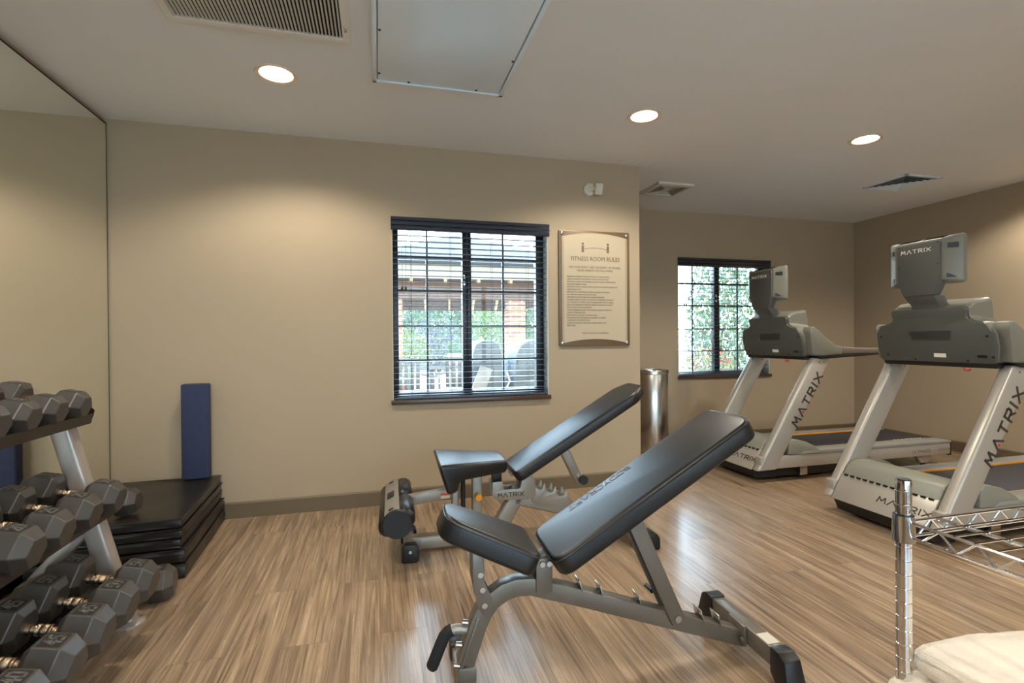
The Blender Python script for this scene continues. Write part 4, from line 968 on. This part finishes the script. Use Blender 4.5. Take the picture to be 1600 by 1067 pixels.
def grill(label, loc, hx, hy, h, seed):
    t = thing('covered_grill', label, 'grill', loc)
    prof = [(-hx, 0), (hx, 0), (hx*1.0, h*.62), (hx*.93, h*.86), (hx*.72, h*.97), (hx*.3, h), (-hx*.3, h), (-hx*.72, h*.97), (-hx*.93, h*.86), (-hx, h*.62)]
    b = B(); b.prism(rounded(prof, .05, 3), -hy, hy, 'xz'); b.build('grey_cover', mat('grey_canvas_cover', (96, 104, 112), .8, var=.08), t, bev=.03, seg=3)
    return t
g1 = grill('tall grey fabric covered grill outside the near window, beside the mullion', (1.20, 5.85, -.06), .185, .25, 1.16, 1)
b = B(); b.bar((-.02, -.29, .86), (-.12, -.29, .60), .02, .15, (0, 1, 0)); b.build('side_shelf', mat('pale_shelf', (150, 150, 148), .5), g1, bev=.004)
b = B(); b.tube([(.22, -.26, .80), (.25, -.28, .70), (.20, -.28, .60), (.24, -.28, .45)], .012, 8); b.build('hose', M_WHITE, g1)
grill('wide grey fabric covered grill outside the near window, beside the sign', (1.87, 5.80, -.06), .38, .28, 1.17, 2)
def patio_chair(label, loc, rz):
    t = thing('patio_chair', label, 'chair', loc, rz, 'patio chairs'); pm = mat('taupe_patio_metal', (78, 74, 72), .5); sm = mat('taupe_sling', (150, 142, 132), .8)
    B().box((-.24, -.24, .41), (.24, .24, .44)).build('seat', sm, t, bev=.01)
    b = B()
    for i in range(5): b.box((-.22+.1*i-.02, .225, .44), (-.22+.1*i+.04, .25, .86))
    b.box((-.24, .225, .84), (.24, .255, .90)); b.build('backrest', pm, t, bev=.004)
    for x in (-.22, .22):
        for y in (-.22, .22): B().bar((x, y, .42), (x*1.12, y*1.12, 0), .03, .03).build('leg', pm, t)
    for x in (-.25, .25): B().tube([(x, -.22, .42), (x, -.22, .64), (x, .22, .66)], .016, 8).build('armrest', pm, t)
    return t
c1 = patio_chair('slatted patio chair nearer the brick column, at the patio table', (.52, 7.3, -.06), .5)
c2 = patio_chair('slatted patio chair at the patio table, near the beige cabinet', (1.12, 7.55, -.06), -.5)
tb = thing('patio_table', 'dark round patio table behind the slatted chairs', 'table', (.86, 8.45, -.06))
B().lathe([(0, .70), (.45, .70), (.46, .715), (.45, .73), (0, .73)], None, 36).build('tabletop', mat('taupe_patio_metal', (78, 74, 72), .5), tb)
B().lathe([(0, 0), (.25, 0), (.22, .03), (.04, .06), (.04, .70), (0, .70)], None, 24).build('pedestal', mat('taupe_patio_metal', (78, 74, 72), .5), tb)
cbn = thing('storage_cabinet', 'pale beige outdoor cabinet beyond the patio chairs', 'cabinet', (1.50, 9.25, -.06)); 
b = B(); b.box((-.24, -.2, .04), (.24, .2, .92)); b.build('body', mat('beige_cabinet', (156, 146, 132), .7), cbn, bev=.01)
b = B(); b.box((-.22, -.215, .08), (.22, -.2, .86)); dd = b.build('door', mat('beige_cabinet', (156, 146, 132), .7), cbn, bev=.004); B().box((-.05, -.23, .76), (.05, -.212, .78)).build('handle', M_BLACKP, dd)
pt = thing('terracotta_pot', 'terracotta flower pot beside the brick gazebo column', 'flower pot', (.26, 9.0, -.06))
B().lathe([(0, 0), (.13, 0), (.18, .32), (.20, .33), (.20, .38), (.17, .38), (.16, .33), (0, .33)], None, 28).build('pot', mat('terracotta', (196, 112, 82), .8), pt)
rd = random.Random(4); b = B()
for k in range(160):
    a = rd.uniform(0, 6.28); r = rd.uniform(0, .22); p = Vector((r*math.cos(a), r*math.sin(a), .36+rd.uniform(0, .34))); e = Euler((rd.uniform(0, 6), rd.uniform(0, 6), rd.uniform(0, 6))).to_matrix()
    b.bm.faces.new([b.bm.verts.new(p+e @ Vector(q)*.09) for q in ((-.5, 0, 0), (0, -.22, .06), (.6, 0, 0), (0, .22, .06))])
b.build('plant', LY, pt, smooth=0)
